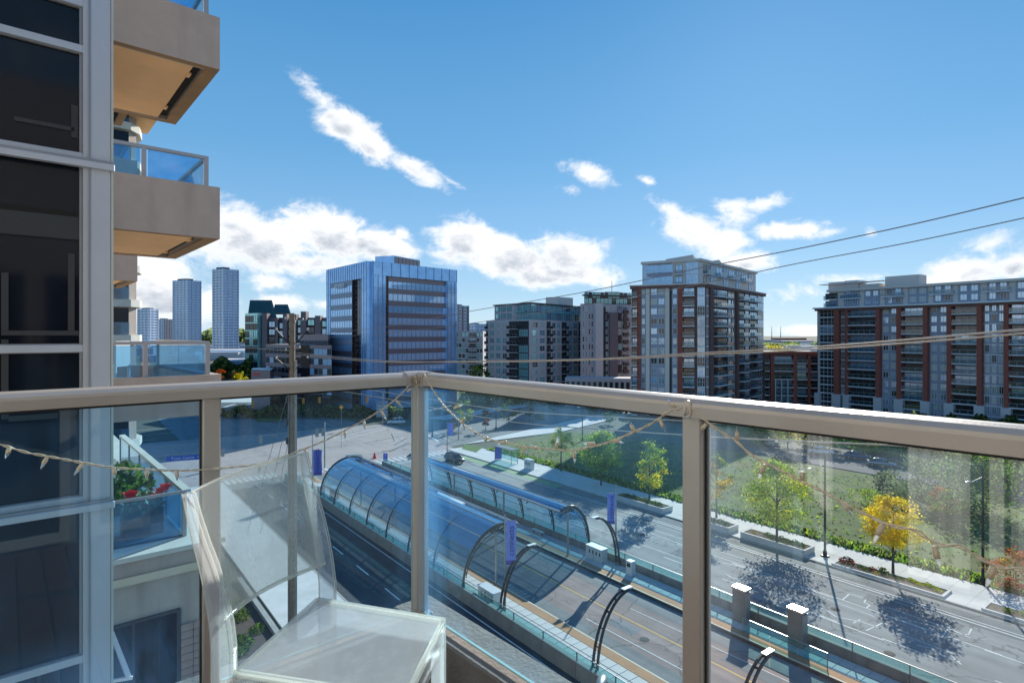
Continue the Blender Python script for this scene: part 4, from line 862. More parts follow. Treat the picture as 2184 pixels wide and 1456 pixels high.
# --- blue glass office block
A, C, B = at(703,196), at(790,172.6), at(970,197); ztop = zt(557,172.6)
D = A+(B-C); t = bldg('office_building', 'blue mirrored glass office block with brown bands, above the railing corner', 'building', ccw([A,C,B,D]), ztop-2.4, 'office_dark')
for (P0, P1, cells) in ((A, C, [(703,711,'frame'),(711,757,'band'),(757,777,'dark'),(777,790,'frame')]), (C, B, [(790,818,'frame'),(818,827,'dark'),(827,948,'band'),(948,970,'frame')])):
    fc = Face(t, P0, P1); zr = ztop-4.05; left = P0 is A
    if left: zr = ztop-4.9
    fc.bx('curtain_wall', 0, fc.len, zr, ztop, -.5, 1.1, 'office_blue')
    k = 0; x = 0
    mul = MB().box(-.05,.05,-.12,0,0,1,'office_light' if left else 'office_mullion').mesh('mullion')
    def muls(x0, x1, z0, z1, out, step):
        q = x0
        while q < x1: o = fc.put('mullion', mul, q, z0, out); o.scale = (1,1,z1-z0); q += step
    muls(.2, fc.len, zr, ztop, 1.1, 1.65 if left else 3.3)
    for p0, p1, kd in cells:
        x0, x1 = max(0, fc.x(p0)), min(fc.len, fc.x(p1))
        if p0 in (703, 790) : x0 = 0
        if kd == 'frame':
            fc.bx('curtain_wall', x0, x1, 0, zr, -.5, 1.1, 'office_blue'); muls(x0+.3, x1, 0, zr, 1.1, 1.65)
            for j in range(10): fc.bx('floor_joint', x0, x1, zr-j*3.68-.08, zr-j*3.68, 1.05, 1.15, 'office_mullion')
        if kd == 'dark':
            for j in range(11):
                if zr-3.68*(j+1) < -.5: break
                fc.put('window', win_mesh(x1-x0-.3, 3.2, 2, 2, 'office_brown', 'office_dark', .15), (x0+x1)/2, zr-3.68*(j+1)+.25, .02)
        if kd == 'band':
            nb = 13 if not left else 9; w = (x1-x0)/nb; out = .25 if not left else .9
            fc.bx('bay_wall', x0, x1, 0, zr, -.5, out-.02, 'office_dark')
            for j in range(11):
                zf = zr-3.68*(j+1)
                if zf < -.5: break
                fc.bx('spandrel', x0, x1, zf+2.18, zf+3.68, out-.02, out+.06, 'office_brown' if (not left or j > 5) else 'spandrel_blue')
                for i in range(nb): fc.put('window', win_mesh(w, 2.2, 1, 1, 'office_mullion', 'office_pane', .07), x0+w*(i+.5), zf, out+.02)
    if left:
        o = put('lettering', text_mesh('UNIFIED', 2.0, 'sign_white', .15), t); p = fc.A+fc.u*((fc.x(722)+fc.x(745))/2)+fc.n*1.5; p.z = zr-1.35
        o.location = p-t.location; o.rotation_euler = (R(90), 0, fc.ang)
A2, C2, B2 = at(800,188), at(841,186), at(895,197)
block(t, A2, C2, B2, ztop-3, zt(545,186), 'office_blue', 'roof_grey', 'plant_room')
fc = Face(t, C2, B2)
for i in range(7): fc.bx('panel', fc.len*i/7+.1, fc.len*(i+1)/7-.1, ztop-2, zt(545,186)-.3, .02, .2, 'office_brown')
# lower wing joined to the office block
A, C, B = at(568,189), at(640,177), at(712,196)
t = bldg('office_wing', 'low dark glass office wing with stepped roof and purple bands, behind the utility pole', 'building', ccw([at(568,188), at(660,176), at(708,192), at(640,215)]), zt(735,180), 'office_dark')
fc = Face(t, at(568,188), at(708,171))
for j in range(5):
    z = zt(742,180)-j*2.95
    fc.bx('floor_band', 0, fc.len, z, z+1.0, .0, .25, 'office_brown')
    for i in range(16): fc.put('window', win_mesh(fc.len/16, 1.95, 1, 1, 'office_mullion', rr.choice(['office_pane','pane_dark','pane_dark']), .08), fc.len*(i+.5)/16, z-1.95, .1)
block(t, at(640,192), at(700,183), at(712,197), 0, zt(713,187), 'office_brown', 'roof_grey', 'upper_block')
fc = Face(t, at(640,192), at(700,183))
for j in range(3):
    for i in range(6): fc.put('window', win_mesh(fc.len/6*.94, 1.4, 2, 1, 'office_mullion', 'pane_dark', .08), fc.len*(i+.5)/6, zt(713,187)-3.3-j*2.9, .05)

# --- green-roofed stone office
Yg = 330
t = bldg('gabled_office', 'mauve stone office with two steep dark green gabled roofs and stepped bays', 'building', ccw([at(525,340), at(560,322), at(703,322), at(703,352), at(525,360)]), zt(678,Yg), 'stone_mauve')
steps = [(560,588,680),(588,604,683),(604,628,681),(628,642,676),(642,672,676),(672,703,679)]
fc = Face(t, at(555,320), at(703,320))
for i, (a, c, ty) in enumerate(steps):
    x0, x1 = fc.x(a), fc.x(c); zt_ = zt(ty, 320)
    fc.bx('bay', x0+.4, x0+(x1-x0)*.42, 0, zt_+(1.5 if i % 2 else 3), -3, 1.6, 'stone_mauve')
    for j in range(8): fc.put('window', win_mesh((x1-x0)*.46, 3.2, 2, 1, 'frame_dark', rr.choice(['pane_teal','pane_blue','pane_dark']), .15), x0+(x1-x0)*.72, zt_-4.6-j*4.2, .1)
def gable(px0, px1, ptop0, ptop1, ytop, yeave, Y, depth):
    b = MB(); o = t.location
    zt0, ze = zt(ytop, Y), zt(yeave, Y)
    a = at(px0, Y); e = at(px1, Y); r0 = at(ptop0, Y+depth/2); r1 = at(ptop1, Y+depth/2); ab = at(px0, Y+depth); eb = at(px1, Y+depth)
    V = [Vector((p.x-o.x, p.y-o.y, z)) for p, z in ((a,ze),(e,ze),(r1,zt0),(r0,zt0),(ab,ze),(eb,ze))]
    b.add(V, [(0,1,2,3),(5,4,3,2),(0,3,4),(1,5,2)], 'roof_green'); r_ = put('roof', b, t)
    sm = MB()
    for k in range(1, 14): f = k/14; p = V[0].lerp(V[1], f)+Vector((0,-.1,.1)); q = V[3].lerp(V[2], f)+Vector((0,-.1,.1)); sm.beam(p, q, .12, .2, 'roof_green')
    put('seam', sm, r_)
gable(528, 590, 533, 580, 637, 676, 322, 26); gable(582, 620, 586, 614, 647, 668, 326, 20)
fc = Face(t, at(525,321), at(552,318)); fc.bx('glass_tower', 0, fc.len, 0, zt(668,320), -8, .8, 'pane_teal')
for j in range(9):
    for i in range(3): fc.put('window', win_mesh(fc.len/3*.95, 3.6, 2, 1, 'frame_dark', rr.choice(['pane_teal','pane_dark','pane_dark']), .15), fc.len*(i+.5)/3, zt(668,320)-5-j*4.2, .85)

# --- far towers on the left
def far_tower(px0, pxm, px1, ytop, ybase, Y, label, dark=False, white=False, group=None, floors=None):
    A, C, B = at(px0, Y*1.01), at(pxm, Y), at(px1, Y*1.02); H_ = zt(ytop, Y)
    t = bldg('apartment_tower', label, 'building', ccw([A, C, B, A+(B-C)+Vector((0,14,0))]), H_, 'tower_far_glass', group=group)
    n = floors or int(H_/3.1)
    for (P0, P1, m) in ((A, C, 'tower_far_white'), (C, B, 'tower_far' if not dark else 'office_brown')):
        fc = Face(t, P0, P1)
        b = MB()
        for j in range(n): z = H_*(j+.2)/n; b.box(0, fc.len, -1.1, 0, z, z+H_/n*(.36 if not white else .42), m)
        o = fc.put('floor_bands', b, 0, 0, kind='stuff')
        q = max(2, int(fc.len/5)); b = MB()
        for i in range(q+1):
            x = fc.len*i/q; b.box(x-.35, x+.35, -1.3 if i in (0, q) else -.8, 0, 0, H_, m)
        fc.put('vertical_fins', b, 0, 0, kind='stuff')
    block(t, A.lerp(C,.3), C+Vector((0,1,0)), C.lerp(B,.4)+Vector((0,1,0)), H_, H_+H_*.02, 'frame_dark', 'roof_grey', 'roof_plant')
    return t
far_tower(455, 476, 508, 573, 745, 640, 'tallest far white and blue apartment tower, left of the green-roofed office')
far_tower(370, 400, 428, 597, 722, 760, 'second far white and blue apartment tower, shorter, nearer the balconies')
far_tower(295, 318, 336, 658, 720, 700, 'short pale far apartment block right beside the balcony stack', white=True)
far_tower(337, 350, 368, 680, 720, 820, 'small brown far block between two pale towers', dark=True)
far_tower(968, 976, 998, 651, 712, 560, 'small white-topped dark tower just right of the blue office block', dark=True)
far_tower(1000, 1012, 1036, 690, 712, 620, 'low pale distant block behind the grey flats right of the office', white=True)
t = bldg('podium', 'long pale podium roof at the foot of the far towers', 'building', ccw([at(435,560), at(525,545), at(525,600), at(435,600)]), zt(746,560), 'tower_far_white', 'far_roof')
t = bldg('low_building', 'low dark blue shed with pale roof left of the green-roofed office', 'building', ccw([at(478,330), at(530,330), at(530,372), at(478,372)]), zt(770,330), 'far_shed', 'far_roof')
t = bldg('canopy_building', 'small white-roofed building with a red stripe, left of the utility pole', 'building', ccw([at(536,178), at(576,173), at(584,184), at(540,186)]), zt(788,176), 'office_brown', 'cabinet')
Face(t, at(536,178), at(576,173)).bx('red_stripe', 1, 4, zt(800,176), zt(796,176), .02, .12, 'cone_red')

# --- grey flats
def simple_flats(px0, pxm, px1, ytop, Y0, Ym, Y1, label, cols, m='precast_grey', pitch=2.7, setback=None):
    A, C, B = at(px0, Y0), at(pxm, Ym), at(px1, Y1); H_ = zt(ytop, Ym)
    t = bldg('apartment_block', label, 'building', ccw([A, C, B, A+(B-C)]), H_, m)
    n = int((H_-1)/pitch); zs = [H_-.5-pitch*(j+1) for j in range(n)][::-1]
    return t, Face(t, A, C), Face(t, C, B), zs, H_
t, f1, f2, zs, H_ = simple_flats(968, 1030, 1036, 706, 300, 292, 330, 'grey precast apartment block between the blue office and the teal-topped flats', 5)
for (a, c, k) in ((970,985,'punch'),(985,1000,'punch'),(1016,1030,'punch')): f1.cell(f1.x(a), f1.x(c), k, zs, 2.7, rr, n=2, glass=['pane_dark','pane_teal','pane_blind'])
f1.cell(f1.x(1001), f1.x(1015), 'balc', zs, 2.7, rr, d=1.2, guard='pane_dark')
# --- teal-topped flats
t, f1, f2, zs, H_ = simple_flats(1037, 1128, 1245, 681, 212, 195, 226, 'grey precast apartment block with teal glass top floors, centre right behind the rail', 0, 'precast')
GT = ['pane_dark','pane_teal','pane_teal','pane_blue','pane_blind']
f1.cell(f1.x(1037), f1.x(1041), 'balc', zs, 2.7, rr, d=1.0, guard='pane_dark'); f1.cell(f1.x(1043), f1.x(1070), 'punch', zs, 2.7, rr, n=2, glass=GT, fr='frame_white'); f1.cell(f1.x(1070), f1.x(1084), 'punch', zs, 2.7, rr, n=1, glass=GT, fr='frame_white')
f1.bx('dark_bay', f1.x(1086), f1.x(1128), zs[0], zs[-1]+2.7, 0, .1, 'charcoal')
f1.cell(f1.x(1086), f1.x(1106), 'balc', zs, 2.7, rr, d=1.4, guard='pane_dark', slab='conc_light'); f1.cell(f1.x(1107), f1.x(1127), 'glass', zs, 2.7, rr, nx=4, glass=['pane_teal','pane_dark'], fr='frame_dark', slab='frame_dark')
for i, (a, c, k) in enumerate([(1133,1164,'punch'),(1166,1174,'balc'),(1176,1196,'punch'),(1198,1208,'balc'),(1210,1232,'punch'),(1234,1244,'balc')]):
    if k == 'balc': f2.bx('dark_bay', f2.x(a), f2.x(c), zs[0], zs[-1]+2.7, 0, .1, 'charcoal')
    f2.cell(f2.x(a), f2.x(c), k, zs, 2.7, rr, n=2, glass=GT, fr='frame_white', d=1.2, guard='pane_dark', slab='conc_light')
A, C, B = at(1055,216), at(1132,199), at(1243,230); block(t, A, C, B, H_, zt(647,199), 'charcoal', 'roof_grey', 'penthouse')
for P0, P1, nn in ((A, C, 7), (C, B, 11)):
    fc = Face(t, P0, P1)
    for j in range(2):
        for i in range(nn): fc.put('window', win_mesh(fc.len/nn*.94, 2.5, 2, 1, 'frame_white', rr.choice(['pane_teal','pane_teal','pane_teal','pane_dark','pane_blue'])), fc.len*(i+.5)/nn, H_+.2+j*2.75, .05)
    fc.bx('roof_edge', -.3, fc.len+.3, zt(647,199), zt(647,199)+.4, -.5, .6, 'frame_dark')
    fc.bx('balcony_guard', fc.len*.25, fc.len*.9, H_+2.6, H_+3.5, 1.0, 1.06, 'pane_teal')
fc = Face(t, at(1060,212.5), at(1098,204)); fc.bx('stair_block', 0, fc.len, H_, H_+5.2, -2, 1.0, 'precast')
for j in range(2):
    for i in range(3): fc.put('window', win_mesh(fc.len/4.2, 1.8, 1, 1, 'frame_dark', 'pane_teal'), fc.len*(i+.5)/3, H_+.6+j*2.6, 1.05)
block(t, at(1164,225), at(1190,222), at(1222,228), H_, zt(633,222), 'stucco_pale', 'roof_grey', 'plant_room')
# --- second teal-topped wing
t, f1, f2, zs, H_ = simple_flats(1238, 1352, 1356, 650, 206, 214, 240, 'taller grey precast wing with teal penthouse and blank wall strip, left of the brick tower', 0, 'precast_grey')
for (a, c, k, n_) in ((1241,1253,'punch',2),(1254,1266,'punch',2),(1291,1300,'punch',1),(1316,1326,'glass',1),(1328,1338,'balc',1),(1339,1345,'punch',1)):
    f1.cell(f1.x(a), f1.x(c), k, zs, 2.7, rr, n=n_, glass=GT, fr='frame_dark' if k=='glass' else 'frame_white', slab='frame_dark', d=1.2, guard='pane_dark', nx=1)
f1.bx('pier', f1.x(1267), f1.x(1283), 0, H_+.3, 0, 1.2, 'precast'); f1.bx('dark_bay', f1.x(1283), f1.x(1297), 0, H_-1, 0, .02, 'charcoal'); f1.bx('pier', f1.x(1298), f1.x(1315), 0, H_-3, 0, 1.0, 'stone_mauve')
block(t, at(1246,210), at(1346,216), at(1352,232), H_, zt(632,213), 'charcoal', 'roof_grey', 'penthouse'); fc = Face(t, at(1246,210), at(1346,216))
for j in range(2):
    for i in range(12): fc.put('window', win_mesh(fc.len/12*.92, 2.1, 2, 1, 'frame_dark', rr.choice(['pane_teal','pane_teal','pane_dark'])), fc.len*(i+.5)/12, H_+.2+j*2.2, .05)
fc.bx('roof_edge', -.6, fc.len+.5, zt(632,213), zt(632,213)+.5, -.5, .9, 'frame_dark')
block(t, at(1290,222), at(1318,222), at(1330,228), zt(632,213), zt(622,222), 'stucco_pale', 'roof_grey', 'plant_room')
put('antenna', MB().tube([(0,0,zt(622,222)),(0,0,zt(598,222))], .12, 'steel_grey', 5), t, at(1305,223)-t.location)
pz = Face(t, at(1205,188), at(1345,184)); pz.bx('podium', 0, pz.len, 0, zt(806,186), -8, 0, 'precast_grey')
for i in range(12): pz.put('window', win_mesh(pz.len/12*.62, 3.0, 1, 1, 'frame_dark', 'pane_dark', .15), pz.len*(i+.5)/12, zt(806,186)-4.2, .03)

# --- brick tower
A, C, B = at(1347,157), at(1505,150), at(1628,187); zc = zt(604,150); pitch = 2.62
t = bldg('brick_tower', 'tall red brick and grey glass apartment tower with stacked balconies and two pale penthouse floors', 'building', ccw([A, C, B, A+(B-C)]), zc, 'brick_brown')
nfl = 13; zs = [zc-.6-pitch*(j+1) for j in range(nfl)][::-1]; zs = [z for z in zs if z > 0]
f1 = Face(t, A, C); f2 = Face(t, C, B); BW = ['pane_blue','pane_dark','pane_blue','pane_blind','pane_blue']
f1.cell(f1.x(1348), f1.x(1360), 'balc', zs, pitch, rr, d=1.2)
for a, c, m, pr in ((1360,1367,'brick_red',.6),(1378,1386,'stucco_pale',.5),(1419,1428,'stucco_pale',.5),(1446,1457,'brick_red',.65)): f1.cell(f1.x(a), f1.x(c), 'pier', zs, pitch, rr, m=m, proud=pr)
f1.cell(f1.x(1367), f1.x(1378), 'panel', zs, pitch, rr, n=1, glass=BW); f1.cell(f1.x(1387), f1.x(1419), 'panel', zs, pitch, rr, n=2, glass=BW, hf=.62, ww=3.2*.45+.2); f1.cell(f1.x(1433), f1.x(1446), 'panel', zs, pitch, rr, n=1, glass=BW)
f1.bx('recess', f1.x(1428), f1.x(1433), 0, zc-1, 0, .1, 'charcoal'); f1.cell(f1.x(1457), f1.x(1482), 'balc', zs, pitch, rr, d=1.8); f1.cell(f1.x(1487), f1.x(1504), 'glass', zs, pitch, rr, nx=3, glass=['pane_blue','pane_blue','pane_dark'])
f2.cell(f2.x(1505.5), f2.x(1510), 'glass', zs, pitch, rr, nx=2, glass=['pane_blue'])
f2.cell(f2.x(1511), f2.x(1517), 'pier', zs, pitch, rr, m='brick_brown', proud=.7)
f2.cell(f2.x(1518), f2.x(1551), 'balc', zs, pitch, rr, d=1.9); f2.cell(f2.x(1552), f2.x(1567), 'punch', zs, pitch, rr, n=2, nx=1, fr='frame_white', glass=BW); f2.cell(f2.x(1568), f2.x(1572), 'pier', zs, pitch, rr, m='brick_brown', proud=.65)
f2.cell(f2.x(1573), f2.x(1587), 'balc', zs, pitch, rr, d=1.9); f2.cell(f2.x(1588), f2.x(1598), 'punch', zs, pitch, rr, n=1, fr='frame_white', glass=BW); f2.cell(f2.x(1599), f2.x(1614), 'balc', zs, pitch, rr, d=1.6); f2.cell(f2.x(1615), f2.x(1627.5), 'glass', zs, pitch, rr, nx=3, glass=['pane_blue','pane_dark'])
for fc in (f1, f2): fc.bx('cornice', -.5, fc.len+.5, zc-.25, zc+.05, -.5, .9, 'stucco_pale'); fc.bx('brick_frieze', -.3, fc.len+.3, zc-1.0, zc-.26, -.1, .75, 'brick_brown')
A, C, B = at(1370,166), at(1492,158), at(1612,192); z2 = zc; z3 = zt(553,158)
block(t, A, C, B, z2, z3, 'stucco_pale', 'roof_grey', 'penthouse')
f1 = Face(t, A, C); f2 = Face(t, C, B); pp = (z3-z2-.6)/2; zp = [z2+.1, z2+.1+pp]
f1.cell(f1.x(1371), f1.x(1380), 'glass', zp, pp, rr, glass=['pane_blue']); f1.cell(f1.x(1382), f1.x(1432), 'panel', zp, pp, rr, n=2, ww=4.2, hf=.66, glass=['pane_blue']); f1.cell(f1.x(1440), f1.x(1456), 'balc', zp, pp, rr, d=1.4); f1.cell(f1.x(1463), f1.x(1490), 'glass', zp, pp, rr, nx=4, glass=['pane_blue'])
for i in range(4):
    a = 1500+i*27; f2.cell(f2.x(a), f2.x(a+13), 'balc', zp[1:] if i else zp, pp, rr, d=1.5, guard='guard_far'); f2.cell(f2.x(a+15), f2.x(a+25), 'panel', zp, pp, rr, n=2, glass=['pane_blue'])
for fc in (f1, f2): fc.bx('parapet', -.3, fc.len+.3, z3-.45, z3+.25, -.4, .5, 'stucco_pale')
block(t, at(1420,176), at(1478,166), at(1492,186), z3, zt(545,168), 'stucco_pale', 'roof_grey', 'plant_room'); block(t, at(1508,180), at(1534,176), at(1540,184), z3, zt(556,178), 'stucco_pale', 'roof_grey', 'plant_room'); block(t, at(1556,192), at(1580,190), at(1588,196), z3, zt(570,190), 'stucco_pale', 'roof_grey', 'plant_room')

# --- brick link
A, B = at(1625,186), at(1752,182); zl = zt(751,184)
t = bldg('brick_townhouses', 'low brick apartment link with balconies between the two brick towers', 'building', ccw([A, B, B+Vector((6,20,0)), A+Vector((6,20,0))]), zl, 'brick_brown', 'far_roof')
fc = Face(t, A, B); zs = [zl-.9-2.55*(j+1) for j in range(6)][::-1]
for (a, c, k) in ((1630,1640,'balc'),(1642,1650,'pier'),(1650,1690,'balc'),(1690,1698,'pier'),(1699,1720,'balc'),(1721,1727,'pier'),(1728,1748,'balc')): fc.cell(fc.x(a), fc.x(c), k, zs, 2.55, rr, m='brick_red', proud=1.3, d=1.3)
fc.bx('parapet', 0, fc.len, zl-.6, zl+.3, -.2, .5, 'brick_red')
for i in range(3): fc.bx('gate_post', fc.x(1650+i*13), fc.x(1652+i*13), 0, 9, 1.4, 2.2, 'conc_light')
# --- long brick building on the right
A0 = at(1743,178); B0 = at(2184,138); dr = (B0-A0).normalized(); A = A0; B = A0+dr*(B0-A0).length*1.35; zc = zt(657,178); pitch = 2.53
D_ = Vector((-dr.y, dr.x, 0)); D_ = D_ if D_.dot(A) > 0 else -D_
t = bldg('brick_apartment_block', 'long red brick and grey apartment block filling the right side, with pale top floors', 'building', ccw([A, B, B+D_*22, A+D_*22]), zc, 'brick_brown')
fc = Face(t, A, B); zs = [zc-.4-pitch*(j+1) for j in range(12)][::-1]; zs = [z for z in zs if z > .3]
q = lambda c: 1584+c/3.64
cells = [(592,600,'pier','conc_light',.6),(600,725,'glass'),(725,765,'pier'),(765,812,'glass'),(812,830,'pier'),(832,1048,'balc'),(1050,1080,'pier'),(1082,1208,'panel'),(1210,1245,'pier'),(1247,1413,'balc'),(1415,1450,'pier'),(1452,1598,'panel'),(1600,1635,'pier'),(1637,1830,'balc'),(1832,1870,'pier'),(1872,2038,'panel4'),(2040,2077,'pier'),(2079,2275,'balc'),(2278,2320,'pier'),(2322,2500,'panel'),(2502,2550,'pier'),(2552,2790,'balc'),(2792,2840,'pier')]
for ce in cells:
    x0, x1 = max(0.05, fc.x(q(ce[0]))), fc.x(q(ce[1])); k = ce[2]
    if k == 'pier': fc.cell(x0, x1, 'pier', zs, pitch, rr, m=ce[3] if len(ce) > 3 else 'brick_red', proud=ce[4] if len(ce) > 4 else 1.5); fc.bx('pier_base', x0-.5, x1+.5, 0, zs[2], 0, 1.8, 'conc_light')
    elif k == 'panel4': fc.cell(x0, x1, 'panel', zs, pitch, rr, n=3, hf=.74, glass=BW, slab=True)
    elif k == 'panel': fc.cell(x0, x1, 'panel', zs, pitch, rr, n=2, hf=.62, glass=BW)
    elif k == 'glass': fc.cell(x0, x1, 'glass', zs, pitch, rr, nx=4, glass=['pane_dark','pane_dark','pane_blue'])
    else: fc.cell(x0, x1, 'balc', zs, pitch, rr, d=1.4)
fc.bx('cornice', -.4, fc.len, zc-.35, zc+.05, -.4, 2.1, 'slab_edge'); fc.bx('frieze', 0, fc.len, zc-.95, zc-.36, -.1, 1.6, 'brick_brown')
zr_ = zt(595,138); Ap = A+dr*3+D_*1.2; Bp = B+D_*1.2
block(t, Ap, Bp, Bp+D_*16, zc, zr_, 'stucco_pale', 'roof_grey', 'penthouse', back=Ap+D_*16)
f2 = Face(t, Ap, Bp); pp = (zr_-zc-.5)/2; zp = [zc+.15, zc+.15+pp]
for (a, c, k) in ((640,740,'balc'),(775,920,'balc1'),(945,1065,'panel'),(1090,1260,'balc1'),(1285,1440,'panel'),(1465,1650,'balc1'),(1675,1845,'panel'),(1880,2090,'balc1'),(2120,2300,'panel'),(2340,2560,'balc1')):
    x0, x1 = f2.x(q(a)), f2.x(q(c))
    if k == 'panel': f2.cell(x0, x1, 'panel', zp, pp, rr, n=2, hf=.68, glass=['pane_blue','pane_blue','pane_blind'])
    elif k == 'balc1': f2.cell(x0+.5, x1-.5, 'panel', zp, pp, rr, n=2, hf=.75, glass=['pane_blue','pane_dark']); f2.put('balcony', bal_mesh(x1-x0, 1.5, 1.1, 'slab_edge', 'guard_far'), (x0+x1)/2, zp[1], .13)
    else: f2.cell(x0, x1, 'balc', zp, pp, rr, d=1.0)
f2.bx('parapet', -.4, f2.len, zr_-.3, zr_+.35, -.3, .9, 'stucco_pale')
fb = Face(t, Ap+D_*5, Bp+D_*5)
for a, c, y in ((665,790,150),(790,900,138),(905,1060,165),(1105,1370,100)):
    x0, x1 = fb.x(q(a)), fb.x(q(c)); Yp = (fb.A+fb.u*(x0+x1)*.5).y; fb.bx('plant_room', x0, x1, zr_, zt(560+y/3.64, Yp), -5, 0, 'stucco_pale')
fb.bx('roof_canopy', fb.x(q(600)), fb.x(q(1100)), zt(605,178), zt(605,178)+.12, -3, 1.0, 'slab_edge')

# --- far horizon: tree belts, low roofs, radio masts
def belt(name, label, px0, px1, Y, h0, mats, n, seed, depth=60, leaf=3.2):
    r2 = random.Random(seed); b = MB()
    for i in range(n):
        px = r2.uniform(px0, px1); Yq = Y+r2.uniform(0, depth); c = at(px, Yq); hh = h0*(.6+.5*math.sin(px*.05+seed)**2)*r2.random()**.5; c.z = hh
        u = Vector((r2.uniform(-1,1),r2.uniform(-.6,.6),r2.uniform(-.6,.6))).normalized(); v = u.cross(Vector((r2.uniform(-.4,.4),1,r2.uniform(-.3,.5)))).normalized(); w = leaf*r2.uniform(.5,1.2)
        b.add([c-u*w, c-v*w*.7, c+u*w, c+v*w*.7], [(0,1,2,3)], r2.choice(mats))
    tag(put(name, b, kind='stuff'), label, 'trees'); return b
belt('distant_woods', 'hazy green woods along the left horizon between the far towers', 285, 720, 1500, 34, ['leaf_grey','leaf_olive','leaf_deep'], 6000, 1, 500, 9)
belt('distant_woods', 'woods along the right horizon between the brick buildings', 1560, 1800, 900, 7, ['leaf_grey','leaf_olive','leaf_deep'], 2600, 2, 400, 5)
belt('woods', 'dark evergreen woods behind the terrace rail, left of the green-roofed office', 425, 535, 300, 10, ['leaf_deep','leaf_deep','leaf_olive'], 3600, 3, 30, .9)
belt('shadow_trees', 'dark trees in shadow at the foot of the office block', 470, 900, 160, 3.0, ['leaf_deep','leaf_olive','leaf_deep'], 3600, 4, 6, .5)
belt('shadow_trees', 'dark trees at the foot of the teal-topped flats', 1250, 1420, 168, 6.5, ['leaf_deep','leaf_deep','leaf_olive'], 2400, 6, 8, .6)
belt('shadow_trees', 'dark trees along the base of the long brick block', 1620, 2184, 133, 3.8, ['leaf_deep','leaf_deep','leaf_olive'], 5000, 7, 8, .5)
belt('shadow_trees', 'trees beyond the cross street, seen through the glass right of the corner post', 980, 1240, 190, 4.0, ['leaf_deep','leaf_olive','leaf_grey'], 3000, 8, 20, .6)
G5 = 'autumn shrubs below the terrace rail'
for i, (px, py, h, ms, lb) in enumerate([(470,800,4,['leaf_orange','leaf_red'],'orange shrub at the foot of the terrace rail'),(497,800,3.6,['leaf_purple','leaf_olive','leaf_red'],'dark red shrub between the orange and yellow ones'),(516,800,3.0,['leaf_yellow','leaf_lime'],'round yellow shrub left of the white-roofed building')]):
    p = PZ(px, py+22); tree('autumn_shrub', (p.x, p.y, 0), h+3.5, 2.6, ms, lb, cat='shrub', group=G5, seed=100+i, n=700, leaf=.5, trunk=.15, clumps=16)
tree('yellow_tree', at(1652,420), 15, 15, ['leaf_yellow','leaf_yellow','leaf_olive'], 'broad yellow autumn tree between the two brick buildings', seed=110, n=2600, leaf=1.1, trunk=.2, clumps=50)
tree('palm_like_tree', at(1022,196), 13.5, 3.2, ['leaf_olive','leaf_lime','leaf_deep'], 'spiky green tree top rising behind the rail right of the office block', seed=111, n=1400, leaf=.5, trunk=.5)
for i, (px, py, w, d, h, m) in enumerate([(1645,722,60,60,9,'far_shed'),(1700,724,90,60,8,'far_shed'),(1690,716,140,80,10,'brick_red'),(1720,736,55,30,7,'far_roof'),(1660,742,50,30,6,'far_roof')]):
    Y = F*EYE/max(5,(py+9-HY)); c = at(px, Y)
    bldg('warehouse', ['blue-grey distant warehouse left of the yellow tree top','pale distant warehouse right of the yellow tree','brick-coloured distant roof on the right horizon','low pale roof behind the brick link','low pale roof in front of the yellow tree'][i], 'building', [(c.x-w/2,c.y),(c.x+w/2,c.y),(c.x+w/2,c.y+d),(c.x-w/2,c.y+d)], h, m, 'far_roof')
for px, lb in ((1646,'left distant radio mast between the brick buildings'),(1665,'right distant radio mast between the brick buildings')):
    c = at(px, 1500); t = thing('radio_mast', lb, 'mast', c); b = MB()
    b.tube([(0,0,0),(0,0,46)], [1.6,.4], 'steel_grey', 4); put('mast', b, t)
b = MB(); r3 = random.Random(9)
for i in range(70):
    px = r3.uniform(285, 545) if i % 2 else r3.uniform(1610, 1780); Y = r3.uniform(500, 1400); c = at(px, Y); w = r3.uniform(10, 30); b.box(c.x-w, c.x+w, c.y, c.y+15, 0, r3.uniform(4, 9), r3.choice(['far_roof','far_shed','tower_far_white']), 'far_roof')
tag(put('distant_suburb', b, kind='stuff'), 'scatter of low pale roofs near the horizon', 'buildings')

# ================================================================== UTILITY POLE, WIRES, SIGNALS, SIGN
pd = 12.8; pole = RD(43.3, pd, 0)
t = thing('utility_pole', 'weathered wooden utility pole with braces and insulators, seen behind the chair', 'utility pole', pole, AL)
ptop = zt(668, pole.y)
pm = MB(); pm.tube([(0,0,0),(.02,0,10),(0,.02,18),(0,0,ptop)], [.27,.24,.21,.19], 'pole_wood', 12); put('shaft', pm, t)
put('conduit', MB().tube([(.30,-.05,0),(.28,-.05,21.2)], .06, 'steel_grey', 8), t); put('conduit', MB().tube([(-.28,-.1,0),(-.27,-.1,19.2)], .05, 'wire_dark', 8), t)
put('ground_wire', MB().tube([(.16,-.2,1),(.16,-.2,ptop-.3)], .02, 'insulator', 5), t)
def pz(py): return zt(py, pole.y)
for (x0, y0, x1, y1) in ((0,-.0,-1.25,0),):
    pass
for sgn in (-1, 1):
    for (za, zb, w) in ((pz(738), pz(704), 1.1), (pz(792), pz(764), 1.1)):
        b = MB(); b.tube([(0,0,za),(sgn*w*.5,-.1,za+(zb-za)*.45),(sgn*w,-.1,zb)], [.08,.055,.04], 'lamp_black', 7); put('brace', b, t)
        b = MB(); b.lathe([(.03,-.02),(.09,.0),(.04,.05),(.09,.09),(.04,.13),(.07,.17),(0,.2)], 'insulator', 10, (sgn*w,-.1,zb)); put('insulator', b, t)
